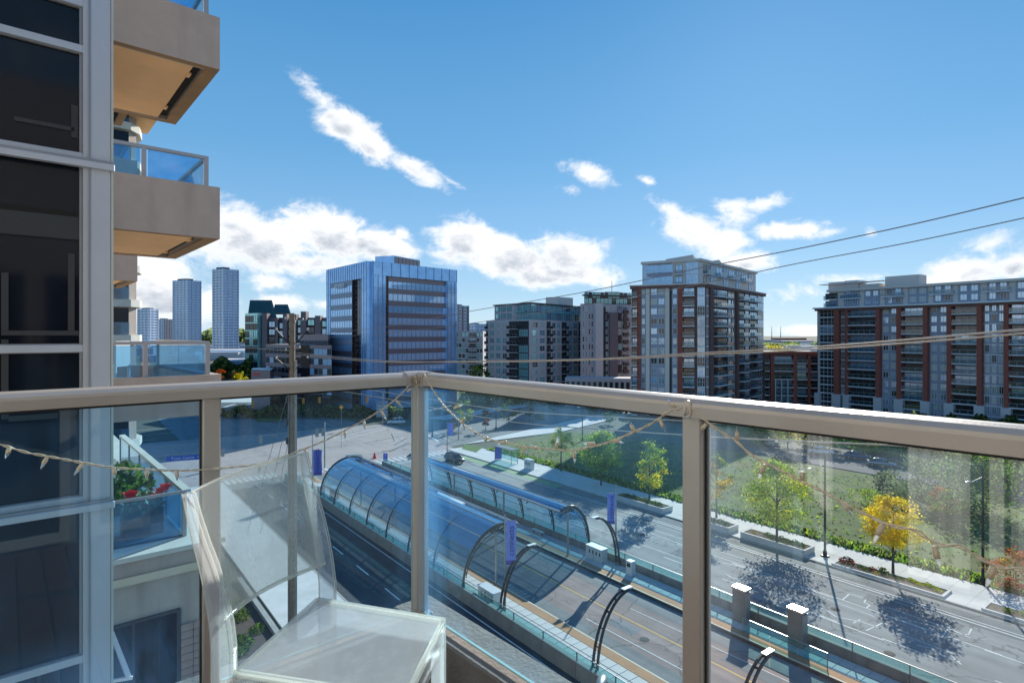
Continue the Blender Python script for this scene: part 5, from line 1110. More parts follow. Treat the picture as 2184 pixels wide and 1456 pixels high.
for i, (sx, py) in enumerate(((-.5,682),(.75,684),(.2,690),(-.45,748),(.5,744))):
    b = MB(); b.tube([(0,0,pz(py)),(sx,-.15,pz(py)+.05)], .035, 'steel_grey', 6); b.lathe([(.03,0),(.08,.02),(.04,.06),(.08,.1),(0,.16)], 'insulator', 8, (sx,-.15,pz(py)+.05)); put('bracket', b, t)
for py in (858, 905, 945): put('step_box', MB().bbox(-.42,-.24,-.14,.1,pz(py),pz(py)+.45,'lamp_black',.02), t)
def wire(label, pts, r, m='wire', dd=pd, name='power_line'):
    P = []
    base = RD(0, dd)
    for px, py in pts: P.append(on_vplane(px, py, base, math.atan2(rv[1], rv[0])))
    # smooth through the points
    Q = []
    for i in range(len(P)-1):
        p0 = P[max(i-1,0)]; p1 = P[i]; p2 = P[i+1]; p3 = P[min(i+2,len(P)-1)]
        for k in range(6):
            tt = k/6; Q.append(.5*((2*p1)+(p2-p0)*tt+(2*p0-5*p1+4*p2-p3)*tt*tt+(3*p1-p0-3*p2+p3)*tt**3))
    Q.append(P[-1]); d = (Q[-1]-Q[-2]).normalized(); Q.append(Q[-1]+d*3.5)
    return tag(put(name, MB().tube(Q, r, m, 5)), label, 'wire')
wire('uppermost power line sweeping across the sky to the upper right', [(628,716),(800,700),(1000,664),(1240,624),(1500,570),(1700,531),(1940,480),(2184,422)], .012, 'wire_dark')
wire('second power line across the sky, just below the uppermost one', [(632,724),(800,712),(1000,690),(1240,652),(1500,604),(1700,562),(1940,517),(2184,465)], .010, 'wire_dark')
wire('thick beige cable crossing in front of the brick towers, upper of the pair', [(632,756),(800,771),(1000,770),(1240,766),(1500,752),(1700,742),(1940,724),(2184,702)], .019, 'wire')
wire('thick beige cable crossing in front of the brick towers, lower of the pair', [(632,752),(800,768),(1000,772),(1240,768),(1500,756),(1700,747),(1940,731),(2184,711)], .017, 'wire')
wire('upper thin cable seen through the railing glass, crossing the field', [(625,812),(780,830),(910,850),(1100,876),(1460,897),(1700,915),(1940,938),(2184,955)], .018, 'wire')
wire('lower thin cable seen through the railing glass, crossing the field', [(625,818),(780,842),(910,866),(1100,900),(1460,927),(1700,940),(1940,951),(2184,966)], .018, 'wire')
wire('thin service wire running left from the utility pole', [(620,748),(560,744),(480,742),(300,744)], .016, 'wire', dd=pd)
for i, (x0,y0,x1,y1) in enumerate(((620,820,570,990),(628,830,590,990),(632,850,606,985))):
    a = PY(x0,y0,41.0); b_ = PY(x1,y1,43.5); tag(put('guy_wire', MB().tube([a, b_, b_+(b_-a).normalized()*7], .018, 'wire_dark', 5)), ['leftmost guy wire slanting down beside the utility pole','middle guy wire beside the utility pole','rightmost guy wire, nearest the utility pole'][i], 'wire')

SIGM = None
def signal(loc, ang, label, yellow=True, group='traffic signals over the intersection', h=1.25, pole_h=None, arm=0):
    t = thing('traffic_signal', label, 'traffic light', loc, ang, group)
    b = MB(); b.bbox(-.30,.30,-.05,.05,-.1,h+.1,'signal_yellow' if yellow else 'steel_grey',.03); put('backboard', b, t)
    put('housing', MB().bbox(-.17,.17,-.2,-.05,0,h,'signal_yellow' if yellow else 'steel_grey',.02) if yellow else MB().bbox(-.17,.17,-.2,-.05,0,h,'steel_grey',.02), t)
    for k in range(3): put('lens', MB().lathe([(.0,.0),(.12,.0),(.12,.02)], 'black' if yellow else 'cabinet', 10, (0,0,0)), t, (0,-.21,.2+k*.42)).rotation_euler = (R(90),0,0)
    put('mast_arm', MB().tube([(0,.08,h),(arm*.5,.08,h+.15),(arm,.08,h)], .06, 'steel_grey', 6), t)
    if pole_h: put('pole', MB().lathe([(.13,-loc[2]),(.09,h+1.0),(0,h+1.05)], 'steel_grey', 8, (arm,.08,0)), t)
    return t
for i, (px, py, arm, ph, lb) in enumerate([(540,867,2.5,0,'yellow traffic signal farthest left, seen below the rail'),(647,860,-2,1,'yellow traffic signal just right of the utility pole'),(681,858,3,0,'yellow traffic signal, right one of the pair by the pole'),(783,857,4,1,'yellow traffic signal below the rail near the corner post'),(968,914,1,1,'yellow traffic signal on the far corner right of the railing post')]):
    p = PY(px, py, 148 if px < 900 else 128); signal(p, 0, lb, True, pole_h=ph, arm=arm)
for i, (px, py, arm, ph, lb) in enumerate([(475,972,-1.5,0,'grey traffic signal seen from behind, next to the left railing post'),(556,944,3,0,'grey traffic signal back left of the utility pole'),(676,930,1.4,0,'grey traffic signal back, left of the pair above the dark blue banner'),(689,928,.3,1,'grey traffic signal back, right of the pair above the dark blue banner')]):
    p = PY(px, py, 101); signal(p, pi, lb, False, pole_h=ph, arm=-arm)
p = PY(395, 976, 82); t = thing('street_name_sign', 'blue street name sign reading Town Centre, hanging over the road at left', 'street sign', p, R(22))
put('board', MB().bbox(-2.3,2.3,-.03,.03,-.36,.36,'sign_blue',.02), t); o = put('lettering', text_mesh('Town Centre', .52, 'sign_white', .01), t, (-.3,-.045,0)); o.rotation_euler = (R(90),0,0)
o = put('lettering', text_mesh('Blvd', .30, 'sign_white', .01), t, (1.75,-.045,.05)); o.rotation_euler = (R(90),0,0)
put('mast_arm', MB().tube([(-5,.1,.5),(8,.1,.62)], .07, 'steel_grey', 6), t); put('pole', MB().lathe([(.14,-p.z),(.10,1.6)], 'steel_grey', 8, (-5,.1,0)), t)
p = PY(728, 868, 120); t = thing('warning_sign', 'small yellow diamond sign below the rail, left of the corner post', 'sign', (p.x,p.y,0), 0)
put('post', MB().tube([(0,0,0),(0,0,p.z)], .04, 'steel_grey', 5), t); put('plate', MB().add([(0,-.05,p.z-.5),(.5,-.05,p.z),(0,-.05,p.z+.5),(-.5,-.05,p.z)], [(0,1,2,3)], 'signal_yellow'), t)
p = PY(815, 868, 160); t = thing('entrance_sign', 'white and blue sign board at the office entrance, below the rail', 'sign', (p.x,p.y,0), 0)
put('board', MB().bbox(-1.6,1.6,-.1,.1,0.4,p.z+1.8,'spandrel_blue',.03), t)
for k in range(4): put('strip', MB().box(-1.4,1.4,-.13,-.1,1.0+k*.8,1.4+k*.8,'conc_light'), t)
# ================================================================== OWN BALCONY
FZ = EYE-1.25; UC, VC = 1.21, 1.93
def bthing(name, label, cat, group=None): return thing(name, label, cat, (0,0,0), BE, group)
fl = put('balcony_floor', MB().box(-.9, UC+.12, -.6, VC+.12, FZ-.25, FZ-.03, 'kerb_concrete', 'deck_joint'), rz=BE, kind='structure')
pl = MB().bbox(-.052,.052,0,.298,0,.022,'deck_wood',.003).mesh('deck_slat')
for i in range(18):
    for j in range(8):
        x = -.85+.055+i*.112; y = -.55+j*.302
        if x < UC-.1 and y+.298 < VC-.08: put('deck_slat', pl, fl, (x, y, FZ-.028+random.uniform(-.001,.001)))
kb = put('balcony_kerb', MB().bbox(-.9, UC-.055, VC-.055, VC+.12, FZ-.26, EYE-1.075, 'kerb_concrete', .008).bbox(UC-.053, UC+.12, -.6, VC+.12, FZ-.26, EYE-1.073, 'kerb_concrete', .008), rz=BE, kind='structure')
t = bthing('balcony_railing', 'taupe metal balcony railing with tinted glass panels wrapping the corner in the foreground', 'railing')
ZT = EYE-.142
prof = [(-.034,-.046),(.034,-.046),(.036,-.020),(.034,-.012),(.024,-.003),(.010,.001),(-.010,.001),(-.024,-.003),(-.034,-.012),(-.036,-.020)]
b = MB(); b.sweep(prof, [(-.9,VC,ZT),(UC-.05,VC,ZT)], 'rail_metal', smooth=False); put('top_rail', b, t)
b = MB(); b.sweep(prof, [(UC,VC-.05,ZT),(UC,-.6,ZT)], 'rail_metal', smooth=False); put('top_rail', b, t)
b = MB(); pr2 = [(x*1.07, y+.0035 if y > -.03 else y-.004) for x, y in prof]
b.sweep(pr2, [(UC-.075,VC,ZT),(UC-.015,VC-.002,ZT+.001),(UC-.001,VC-.014,ZT+.001),(UC,VC-.075,ZT)], 'rail_metal'); put('corner_elbow', b, t)
def post(u, v, w=.024):
    o = put('post', MB().bbox(-w, w, -w, w, EYE-1.075, ZT-.045, 'rail_metal', .003), t, (u, v, 0))
    put('base_plate', MB().bbox(-w-.012,w+.012,-w-.012,w+.012,EYE-1.075,EYE-1.067,'rail_metal',.002), o); 
    if v == VC and u != UC: put('gasket', MB().box(-w-.004,w+.004,-.006,.006,EYE-1.06,ZT-.046,'rubber'), o)
    elif u == UC and v != VC: put('gasket', MB().box(-.006,.006,-w-.004,w+.004,EYE-1.06,ZT-.046,'rubber'), o)
UP, VP = 1.21-.7415, .735
post(UC, VC, .025); post(UP, VC); post(UC, VP); post(-.72, VC); post(UC, -.45)
def pane(a, c, axis, gm='rail_glass'):
    b = MB()
    z0, z1 = EYE-1.055, ZT-.05
    if axis == 'u': b.box(a, c, VC-.004, VC+.004, z0, z1, gm); e = MB().box(a, c, VC-.0045, VC+.0045, z0-.006, z0, 'glass_edge')
    else: b.box(UC-.004, UC+.004, a, c, z0, z1, gm); e = MB().box(UC-.0045, UC+.0045, a, c, z0-.006, z0, 'glass_edge')
    o = put('glass_panel', b, t); put('glass_edge', e, o)
    g = MB()
    if axis == 'u': g.box(a, c, VC-.012, VC+.012, ZT-.054, ZT-.047, 'rubber')
    else: g.box(UC-.012, UC+.012, a, c, ZT-.054, ZT-.047, 'rubber')
    put('gasket', g, t)
pane(-.69, UP-.03, 'u', 'rail_glass_blue'); pane(UP+.03, UC-.032, 'u', 'rail_glass_corner'); pane(VP+.03, VC-.032, 'v', 'rail_glass_side'); pane(-.42, VP-.03, 'v')

# own wall, sliding doors and curtains behind the camera: the glass reflects them
t = bthing('own_building', 'beige apartment wall with sliding glass doors behind the balcony', 'building')
put('wall', MB().box(-6, -.9, -5, 5.3, 0, 27, 'beige_wall'), t); put('wall', MB().box(-.9, 3.5, -5, -.62, 0, 27, 'beige_wall'), t)
for (v0, v1) in ((-.45,.45),(.5,1.4)):
    put('door_frame', MB().box(-.9,-.86,v0,v1,FZ,FZ+.06,'white_paint').box(-.9,-.86,v0,v0+.05,FZ+.06,FZ+2.2,'white_paint').box(-.9,-.86,v1-.05,v1,FZ+.06,FZ+2.2,'white_paint').box(-.9,-.86,v0,v1,FZ+2.2,FZ+2.26,'white_paint'), t)
    put('door_glass', MB().box(-.893,-.888,v0+.05,v1-.05,FZ+.06,FZ+2.2,'tower_glass'), t)
for (v0, v1) in ((-.25,-.02),(.62,.86),(1.2,1.33)):
    c_ = MB()
    for k in range(8): c_.quad((-.875+.008*(k%2), v0+(v1-v0)*k/8, FZ+.1),(-.875+.008*((k+1)%2), v0+(v1-v0)*(k+1)/8, FZ+.1),(-.875+.008*((k+1)%2), v0+(v1-v0)*(k+1)/8, FZ+2.1),(-.875+.008*(k%2), v0+(v1-v0)*k/8, FZ+2.1),'curtain')
    put('curtain', c_, t)
for (u0, u1) in ((-.6,.3),(.4,1.1)):
    put('door_frame', MB().box(u0,u1,-.62,-.59,FZ,FZ+.06,'white_paint').box(u0,u0+.05,-.62,-.59,FZ+.06,FZ+2.2,'white_paint').box(u1-.05,u1,-.62,-.59,FZ+.06,FZ+2.2,'white_paint'), t); put('door_glass', MB().box(u0+.05,u1-.05,-.61,-.605,FZ+.06,FZ+2.2,'tower_glass'), t)

# ================================================================== NEIGHBOURING WING OF THE TOWER
t = bthing('condo_tower', 'neighbouring wing of the tower at left with dark windows, grey column and cantilevered balconies', 'building')
WV = 5.49; UE = .625
put('wall', MB().box(-6, UE-.02, WV+.10, 34, 0, 33, 'fascia'), t)
zm = [-6.1, -5.0, -3.75, -2.46, -1.25, -.097, 1.36, 2.18, 2.53, 3.9, 5.2]
CU = .487      # left edge of the column
for ub, uc in ((-.95, CU-.03), (-2.3, -.99), (-3.7, -2.34)):
    for z0, z1 in zip(zm[:-1], zm[1:]):
        if abs(z1-z0-.35) < .01: m_ = 'tower_metal'
        o = put('window', MB().box(ub+.035, uc-.012, WV+.045, WV+.055, EYE+z0+.035, EYE+z1-.035, 'tower_glass').box(ub+.035,uc-.012,WV+.02,WV+.06,EYE+z0+.02,EYE+z0+.035,'mullion').box(ub+.035,uc-.012,WV+.02,WV+.06,EYE+z1-.035,EYE+z1-.02,'mullion').box(uc-.028,uc-.012,WV+.02,WV+.06,EYE+z0+.035,EYE+z1-.035,'mullion'), t)
    for z in zm:
        put('mullion', MB().bbox(ub, uc+.0, WV-.005, WV+.04, EYE+z-.028, EYE+z+.028, 'tower_metal', .004), t)
    put('mullion', MB().bbox(uc-.01, uc+.03, WV-.012, WV+.05, EYE-7, EYE+6, 'tower_metal', .004), t)
put('column', MB().bbox(CU, UE, WV-.02, WV+.2, 0, 33, 'tower_metal', .006), t); put('column_trim', MB().box(UE, UE+.014, WV-.025, WV+.0, 0, 33, 'stone_ledge').box(CU-.004,CU+.004,WV-.03,WV-.02,0,33,'mullion'), t)
for z in (-3.93, -1.25, 1.36, 4.04):
    b = MB(); b.bbox(-4, UE+.02, WV-.06, WV+.0, EYE+z-.085, EYE+z-.035, 'tower_metal', .006); b.box(-4, UE+.015, WV-.045, WV-.01, EYE+z-.035, EYE+z-.015, 'mullion'); put('floor_flashing', b, t)
# blind strip, then balcony door reflections painted as dark bars over the glass
put('blind', MB().box(-.9, .40, WV+.035, WV+.04, EYE+.72, EYE+.94, 'slot_dark'), t)

for (u0, u1, z0, z1) in ((-.55,.43,.73,.90),(-.02,.02,-.03,-.60),(-.02,.02,.03,.45),(.36,.40,.03,.62),(-.02,.44,.0,.035),(.02,.30,-.62,-.58),(.05,.40,1.55,1.58),(.38,.42,1.50,1.75),(-.4,.30,2.60,2.9),(-.2,.40,-2.75,-2.7),(.18,.2,-3.6,-2.5),(.3,.31,-3.6,-2.5)):
    put('door_reflection', MB().box(u0, u1, WV+.034, WV+.042, EYE+min(z0,z1), EYE+max(z0,z1), 'door_reflection'), t)  # reflection of the balcony door put in as a thin dark bar

def tbalc(zb, zt_, v0, u1, dv, u0=.6, rail=.49, glass=True, slot=True):
    """cantilevered balcony: solid upstand, boarded soffit with a drip slot, glass guard"""
    o = put('balcony', MB().box(u0, u1, v0, v0+.16, EYE+zb, EYE+zt_, 'fascia').box(u1-.16, u1, v0+.16, v0+dv, EYE+zb, EYE+zt_, 'fascia').box(u0, u1-.16, v0+dv-.16, v0+dv, EYE+zb, EYE+zt_, 'fascia')
            .box(u0, u1-.16, v0+.16, v0+dv-.16, EYE+zb+.10, EYE+zb+.30, 'terrace_floor'), t)
    put('soffit', MB().box(u0, u1-.34, v0+.12, v0+dv-.12, EYE+zb+.015, EYE+zb+.10, 'soffit'), o)
    put('soffit_border', MB().box(u0, u1, v0, v0+.12, EYE+zb-.004, EYE+zb, 'soffit_edge').box(u1-.20, u1, v0+.12, v0+dv, EYE+zb-.004, EYE+zb, 'soffit_edge').box(u0, u1-.20, v0+dv-.12, v0+dv, EYE+zb-.004, EYE+zb, 'soffit_edge').box(u1-.34, u1-.2, v0+.12, v0+dv-.12, EYE+zb+.08, EYE+zb+.099, 'slot_dark'), o)
    for vv in (v0+.5, v0+dv-.9): put('drip_bracket', MB().box(u1-.36, u1-.30, vv, vv+.16, EYE+zb+.0, EYE+zb+.03, 'soffit'), o)
    if rail:
        zr = EYE+zt_+rail; r0 = .17
        put('guard_rail', MB().box(u0, u1-r0+.03, v0+.10, v0+.15, zr-.05, zr, 'guard_rail').box(u1-r0-.03, u1-r0+.03, v0+.15, v0+dv-.1, zr-.05, zr, 'guard_rail'), o)
        for (x, y) in ((u1-r0, v0+.125), (u1-r0-.85, v0+.125), (u1-r0, v0+dv-.2)): put('guard_post', MB().box(x-.03,x+.03,y-.025,y+.025,EYE+zt_-.02,zr-.05,'guard_rail'), o)
        put('guard_pane', MB().box(u0, u1-r0-.9, v0+.12, v0+.13, EYE+zt_-.05, zr-.06, 'guard_glass'), o); put('guard_pane', MB().box(u1-r0-.80, u1-r0-.04, v0+.12, v0+.13, EYE+zt_-.05, zr-.06, 'guard_glass'), o)
        put('guard_pane', MB().box(u1-r0-.005, u1-r0+.005, v0+.16, v0+dv*.5, EYE+zt_-.05, zr-.06, 'guard_glass').box(u1-r0-.005, u1-r0+.005, v0+dv*.5+.03, v0+dv-.25, EYE+zt_-.05, zr-.06, 'guard_glass'), o)
    return o
V0, U1 = 10.07, 2.59
tbalc(4.24, 5.07, V0, U1, 3.2); tbalc(1.54, 2.36, V0, U1, 3.2); tbalc(6.94, 7.77, V0, U1, 3.2)
tbalc(-1.25, -.62, V0, U1+.02, 4.3, rail=.53)
# farther balcony stack and rounded bay
for z in (1.58, 4.28, 6.98): tbalc(z, z+.82, 20.0, 2.92, 3.2, rail=.5)
bay = put('rounded_bay', MB().prism([(1,54),(7.3,54),(7.9,54.6),(8.1,56),(7.8,58),(7,60),(1,60)], 0, EYE+17.2, 'fascia'), t)
for k in range(-7, 7):
    z = EYE+.02+k*2.75
    put('floor_band', MB().prism([(1,53.6),(7.4,53.6),(8.1,54.4),(8.5,56),(8.1,58.4),(7,60.4),(1,60.4)], z-.55, z+.02, 'stone_ledge'), bay)
    for i in range(4): put('window', MB().box(1.5+i*1.5, 2.8+i*1.5, 53.93, 53.98, z+.1, z+2.1, 'tower_glass').box(1.42+i*1.5,1.5+i*1.5,53.9,53.98,z+.1,z+2.1,'tower_metal'), bay)
    put('guard_pane', MB().box(1.2, 7.3, 53.66, 53.7, z+.05, z+1.0, 'guard_glass'), bay)
put('canopy', MB().box(1, 9.2, 52.5, 58, EYE+17.2, EYE+17.9, 'soffit'), bay)
# podium terrace with planter, ledge and stone base
PU = 2.42
pod = put('podium', MB().box(-6, PU-.07, V0+.03, 40, 0, EYE-3.62, 'podium_wall'), t)
put('ledge', MB().box(-6, PU+.22, V0-.12, 40, EYE-3.27, EYE-3.20, 'stone_ledge').box(-6, PU+.13, V0-.04, 40, EYE-3.50, EYE-3.27, 'fascia'), pod); put('cream_band', MB().box(-6, PU+.10, V0-.08, 40, EYE-3.62, EYE-3.505, 'cream_band'), pod)
put('wall_opening', MB().box(.9, 1.98, V0+.0, V0+.032, EYE-9, EYE-4.22, 'tower_glass').box(1.98, 2.03, V0-.02, V0+.03, EYE-9, EYE-4.18, 'charcoal').box(.9, 1.98, V0-.02, V0+.03, EYE-4.22, EYE-4.18, 'charcoal').box(1.4,1.44,V0-.01,V0+.03,EYE-9,EYE-4.22,'charcoal'), pod)
bl = MB().bbox(.0,.17,-.05,0,0,.105,'podium_block',.008).mesh('stone_block'); b2 = MB().bbox(.0,.155,-.05,0,0,.105,'podium_block',.008).mesh('stone_block')
for r_ in range(26):
    off = .08 if r_ % 2 else 0
    put('stone_block', bl, pod, (2.035, V0+.028, EYE-4.55-r_*.113), 0) ; put('stone_block', b2, pod, (2.21, V0+.028+random.uniform(-.004,.004), EYE-4.55-r_*.113))
put('awning_window', MB().beam((1.15,V0-.02,EYE-4.25),(1.30,V0-.45,EYE-4.75),.06,.03,'white_paint').beam((1.05,V0-.4,EYE-4.75),(1.35,V0-.45,EYE-4.78),.04,.04,'white_paint'), pod)
RU = 2.16; RV = 10.45; zr = EYE-2.47
g = put('terrace_guard', MB().box(0, RU+.03, RV-.03, RV+.02, zr-.04, zr, 'guard_rail').box(RU-.02, RU+.10, RV+.02, 17.3, zr-.05, zr, 'stone_ledge').box(RU-.03,RU+.03,RV-.03,RV+.03,EYE-3.2,zr-.04,'guard_rail'), pod)
put('guard_pane', MB().box(0, RU-.05, RV-.005, RV+.005, EYE-3.19, zr-.05, 'guard_glass'), g)
for k in range(5): put('guard_pane', MB().box(RU-.005,RU+.005, RV+.08+k*1.35, RV+1.35+k*1.35, EYE-3.19, zr-.06, 'guard_glass'), g); put('guard_post', MB().box(RU-.02,RU+.02, RV+1.36+k*1.35, RV+1.40+k*1.35, EYE-3.19, zr-.05, 'guard_rail'), g)
put('terrace_paving', MB().box(-6, RU-.02, RV+.02, 18, EYE-3.20, EYE-3.17, 'terrace_floor'), pod)
# things on the terraces
def shrub_things():
    p = on_vplane(303, 1050, BF(0, 10.9), BE); tt = thing('flower_box', 'black planter with red geraniums on the lower terrace', 'flower pot', (p.x, p.y, EYE-3.17), BE)
    put('planter_box', MB().bbox(-.28,.28,-.14,.14,0,.42,'planter_black',.01), tt); fo = shrub(tt, 0, 0, .4, .30, ['green_leaf'], 260, 5, 'foliage', 1.0)
    r4 = random.Random(4)
    for k, (x, y, z) in enumerate(((-.17,-.1,.68),(.02,-.16,.52),(.24,-.05,.66),(.14,-.12,.60),(.33,0,.70))):
        g_ = MB()
        for i in range(16):
            a = 2*pi*i/16; q = .075 if k else .095; g_.add([(0,0,.01),(cos(a-.25)*q,sin(a-.25)*q*.8,.03*r4.random()),(cos(a)*q*1.25,sin(a)*q,.045),(cos(a+.25)*q,sin(a+.25)*q*.8,.03*r4.random())], [(0,1,2,3)], 'petal_red')
            g_.add([(0,-.02,.01),(cos(a-.25)*q*.6,-.02,sin(a-.25)*q*.6),(cos(a)*q,-.03,sin(a)*q),(cos(a+.25)*q*.6,-.02,sin(a+.25)*q*.6)], [(0,1,2,3)], 'petal_red')
        put('flower', g_, tt, (x, y, z))
    p = on_vplane(262, 1030, BF(0, 12.4), BE); tt = thing('potted_shrub', 'green potted shrub behind the red geraniums on the lower terrace', 'plant', (p.x, p.y, EYE-3.17), BE)
    put('pot', MB().lathe([(0,0),(.16,0),(.22,.4),(.2,.4)], 'planter_black', 14), tt); shrub(tt, 0, 0, .36, .48, ['green_leaf','leaf_green'], 420, 6, 'foliage', 1.1)
shrub_things()
def plastic_chair(p, ang, label, m='white_paint'):
    tt = thing('patio_chair', label, 'chair', p, ang); put('seat', MB().bbox(-.22,.22,-.22,.22,.42,.45,m,.008), tt); put('backrest', MB().bbox(-.22,.22,.19,.22,.45,.85,m,.008), tt)
    for x in (-.2,.2):
        for y in (-.2,.2): put('leg', MB().bbox(x-.02,x+.02,y-.02,y+.02,0,.42,m,.003), tt)
q = BF(1.5, 11.6); plastic_chair((q.x, q.y, EYE+1.84), BE+.6, 'pale patio chair behind the glass of the balcony above eye level', 'stone_ledge')
q = BF(1.35, 12.0); plastic_chair((q.x, q.y, EYE-.95), BE-2.2, 'white patio chair seen through the blue glass of the balcony below eye level')

# ================================================================== ACRYLIC CHAIR
co = Vector((-.42, 1.52, FZ)); t = thing('acrylic_chair', 'clear acrylic chair with curved back standing on the balcony in front of the railing', 'chair', co)
def cw(x, y, dz): return Vector((x-co.x, y-co.y, EYE+dz-co.z))
SB = [(-.655,1.385),(-.59,1.765),(-.192,1.637),(-.235,1.285)]
def quad_prism(P, z0, z1, m, mt=None):
    b = MB(); b.prism([(x-co.x, y-co.y) for x, y in ccw([Vector((p[0],p[1],0)) for p in P]) ] if False else [(p[0]-co.x, p[1]-co.y) for p in ccw([Vector((q_[0],q_[1],0)) for q_ in P])], EYE+z0-co.z, EYE+z1-co.z, m, mt); return b
put('seat', quad_prism(SB, -.812, -.80, 'acrylic_seat'), t)
# raised rim and apron of the seat
def edge_strip(a, c, z0, z1, w, m):
    A_ = Vector((a[0],a[1],0)); C_ = Vector((c[0],c[1],0)); d = (C_-A_).normalized(); n_ = Vector((-d.y,d.x,0))*w/2
    return MB().prism([(p.x-co.x,p.y-co.y) for p in ccw([A_-n_,C_-n_,C_+n_,A_+n_])], EYE+z0-co.z, EYE+z1-co.z, m)
for i in range(4):
    put('seat_rim', edge_strip(SB[i], SB[(i+1)%4], -.811, -.796, .012, 'acrylic_edge'), t); put('apron', edge_strip(SB[i], SB[(i+1)%4], -.87, -.813, .008, 'acrylic'), t)
for i, (x, y) in enumerate(SB[2:]):
    put('leg', quad_prism([(x-.035,y-.006),(x+.006,y-.006),(x+.006,y+.006),(x-.035,y+.006)], -1.25, -.813, 'acrylic'), t)
    put('leg', quad_prism([(x-.006,y+.007),(x+.006,y+.007),(x+.006,y+.045),(x-.006,y+.045)] if i == 1 else [(x-.006,y-.045),(x+.006,y-.045),(x+.006,y-.007),(x-.006,y-.007)], -1.25, -.813, 'acrylic'), t)
near = [(-.770,-.375,.011),(-.757,-.43,.013),(-.740,-.49,.016),(-.722,-.545,.0195),(-.706,-.61,.022),(-.692,-.68,.025),(-.686,-.74,.026),(-.686,-.9,.026),(-.70,-1.25,.024)]
far = [(-.636,-.358,.009),(-.624,-.42,.012),(-.612,-.48,.016),(-.594,-.55,.018),(-.580,-.62,.020),(-.570,-.69,.022),(-.563,-.755,.023),(-.563,-.9,.023),(-.575,-1.25,.022)]
def stile(path, y, m='acrylic'):
    b = MB(); vs = []
    for x, z, w in path: vs += [cw(x-w,y-.009,z), cw(x+w,y-.009,z), cw(x+w,y+.009,z), cw(x-w,y+.009,z)]
    n = len(path); b.add(vs, [(i*4+k,i*4+(k+1)%4,(i+1)*4+(k+1)%4,(i+1)*4+k) for i in range(n-1) for k in range(4)]+[(0,1,2,3)], m)
    for sx, sy in ((-1,-.009),(1,-.009),(1,.009)): b.tube([cw(x+sx*w,y+sy,z) for x, z, w in path], .0017, 'acrylic_edge', 4, False)
    return b
put('back_stile', stile(near, 1.385), t); put('back_stile', stile(far, 1.775), t)
b = MB(); NX = 12; NZ = 6; vs = []
for off in (0, .006):
    for j in range(NZ):
        for i in range(NX+1):
            f = i/NX; x = near[j][0]*(1-f)+far[j][0]*f - .035*sin(pi*f)+off; z = near[j][1]*(1-f)+far[j][1]*f; vs.append(cw(x, 1.398*(1-f)+1.762*f, z))
K = (NX+1)*NZ
for s_ in range(2):
    for j in range(NZ-1):
        for i in range(NX): a = s_*K+j*(NX+1)+i; b.f.append((a,a+1,a+NX+2,a+NX+1)); b.m.append(b.mi('acrylic_back')); b.sm.append(True)
b.v = [tuple(v) for v in vs]; put('back_panel', b, t)
for j in (0, NZ-1):
    b = MB(); b.tube([(Vector(vs[j*(NX+1)+i])+Vector(vs[K+j*(NX+1)+i]))/2 for i in range(NX+1)], .0042 if j == 0 else .0055, 'acrylic_edge', 6); put('panel_rim', b, t)

# ================================================================== STRING LIGHTS AND HOOKS
VI = VC-.034; UI = UC-.034
PL = BF(0, VI); PR = BF(UI, 0)
def lp_(px, py): return on_vplane(px, py, PL, BE)
def rp_(px, py): return on_vplane(px, py, PR, BE+pi/2)
def smooth(P, n=8):
    Q = []
    for i in range(len(P)-1):
        p0 = P[max(i-1,0)]; p1 = P[i]; p2 = P[i+1]; p3 = P[min(i+2,len(P)-1)]
        for k in range(n): tt = k/n; Q.append(.5*((2*p1)+(p2-p0)*tt+(2*p0-5*p1+4*p2-p3)*tt*tt+(3*p1-p0-3*p2+p3)*tt**3))
    Q.append(P[-1]); return Q
t = thing('string_lights', 'beige string of miniature lights draped in swags along the railing', 'string lights', (0,0,EYE-.3))
OFF = Vector((0,0,EYE-.3))
swags = [[lp_(*p) for p in ((-120,915),(-40,935),(10,950),(60,965),(100,972),(170,985),(237,996),(300,1000),(380,1003),(450,1000),(500,995),(545,990),(600,975),(640,960),(690,940),(740,915),(790,888),(835,858),(870,825),(893,800))],
         [rp_(*p) for p in ((905,797),(920,826),(945,862),(968,886),(990,905),(1020,925),(1050,938),(1085,944),(1110,951),(1160,956),(1215,960),(1250,955),(1300,942),(1350,922),(1395,900),(1425,878),(1448,872),(1462,868))],
         [rp_(*p) for p in ((1474,870),(1495,885),(1515,905),(1545,925),(1570,940),(1600,968),(1640,990),(1680,1010),(1715,1028),(1760,1050),(1800,1072),(1850,1098),(1900,1120),(1950,1130),(2000,1160),(2045,1164),(2095,1192),(2130,1208),(2184,1214),(2240,1212))]]
for Sg in swags:
    Q = smooth(Sg, 7); r5 = random.Random(2)
    for ph in (0, pi):
        P = []; acc = 0
        for i, p in enumerate(Q):
            if i: acc += (p-Q[i-1]).length
            tn = (Q[min(i+1,len(Q)-1)]-Q[max(i-1,0)]).normalized(); a = tn.cross(Vector((0,0,1))).normalized(); c = a.cross(tn)
            q = acc*95+ph+.8*sin(acc*21); P.append(p-OFF+(a*cos(q)+c*sin(q))*.0021)
        # finer sampling for a readable twist
        P2 = []; acc = 0
        for i in range(len(Q)-1):
            L_ = (Q[i+1]-Q[i]).length; tn = (Q[i+1]-Q[i]).normalized(); a = tn.cross(Vector((0,0,1))).normalized(); c = a.cross(tn); m_ = max(2, int(L_/.006))
            for k in range(m_): s_ = acc+L_*k/m_; q = s_*110+ph+.8*sin(s_*21); P2.append(Q[i].lerp(Q[i+1], k/m_)-OFF+(a*cos(q)+c*sin(q))*.0020)
            acc += L_
        put('cord', MB().tube(P2, .0016, 'cord', 5), t)
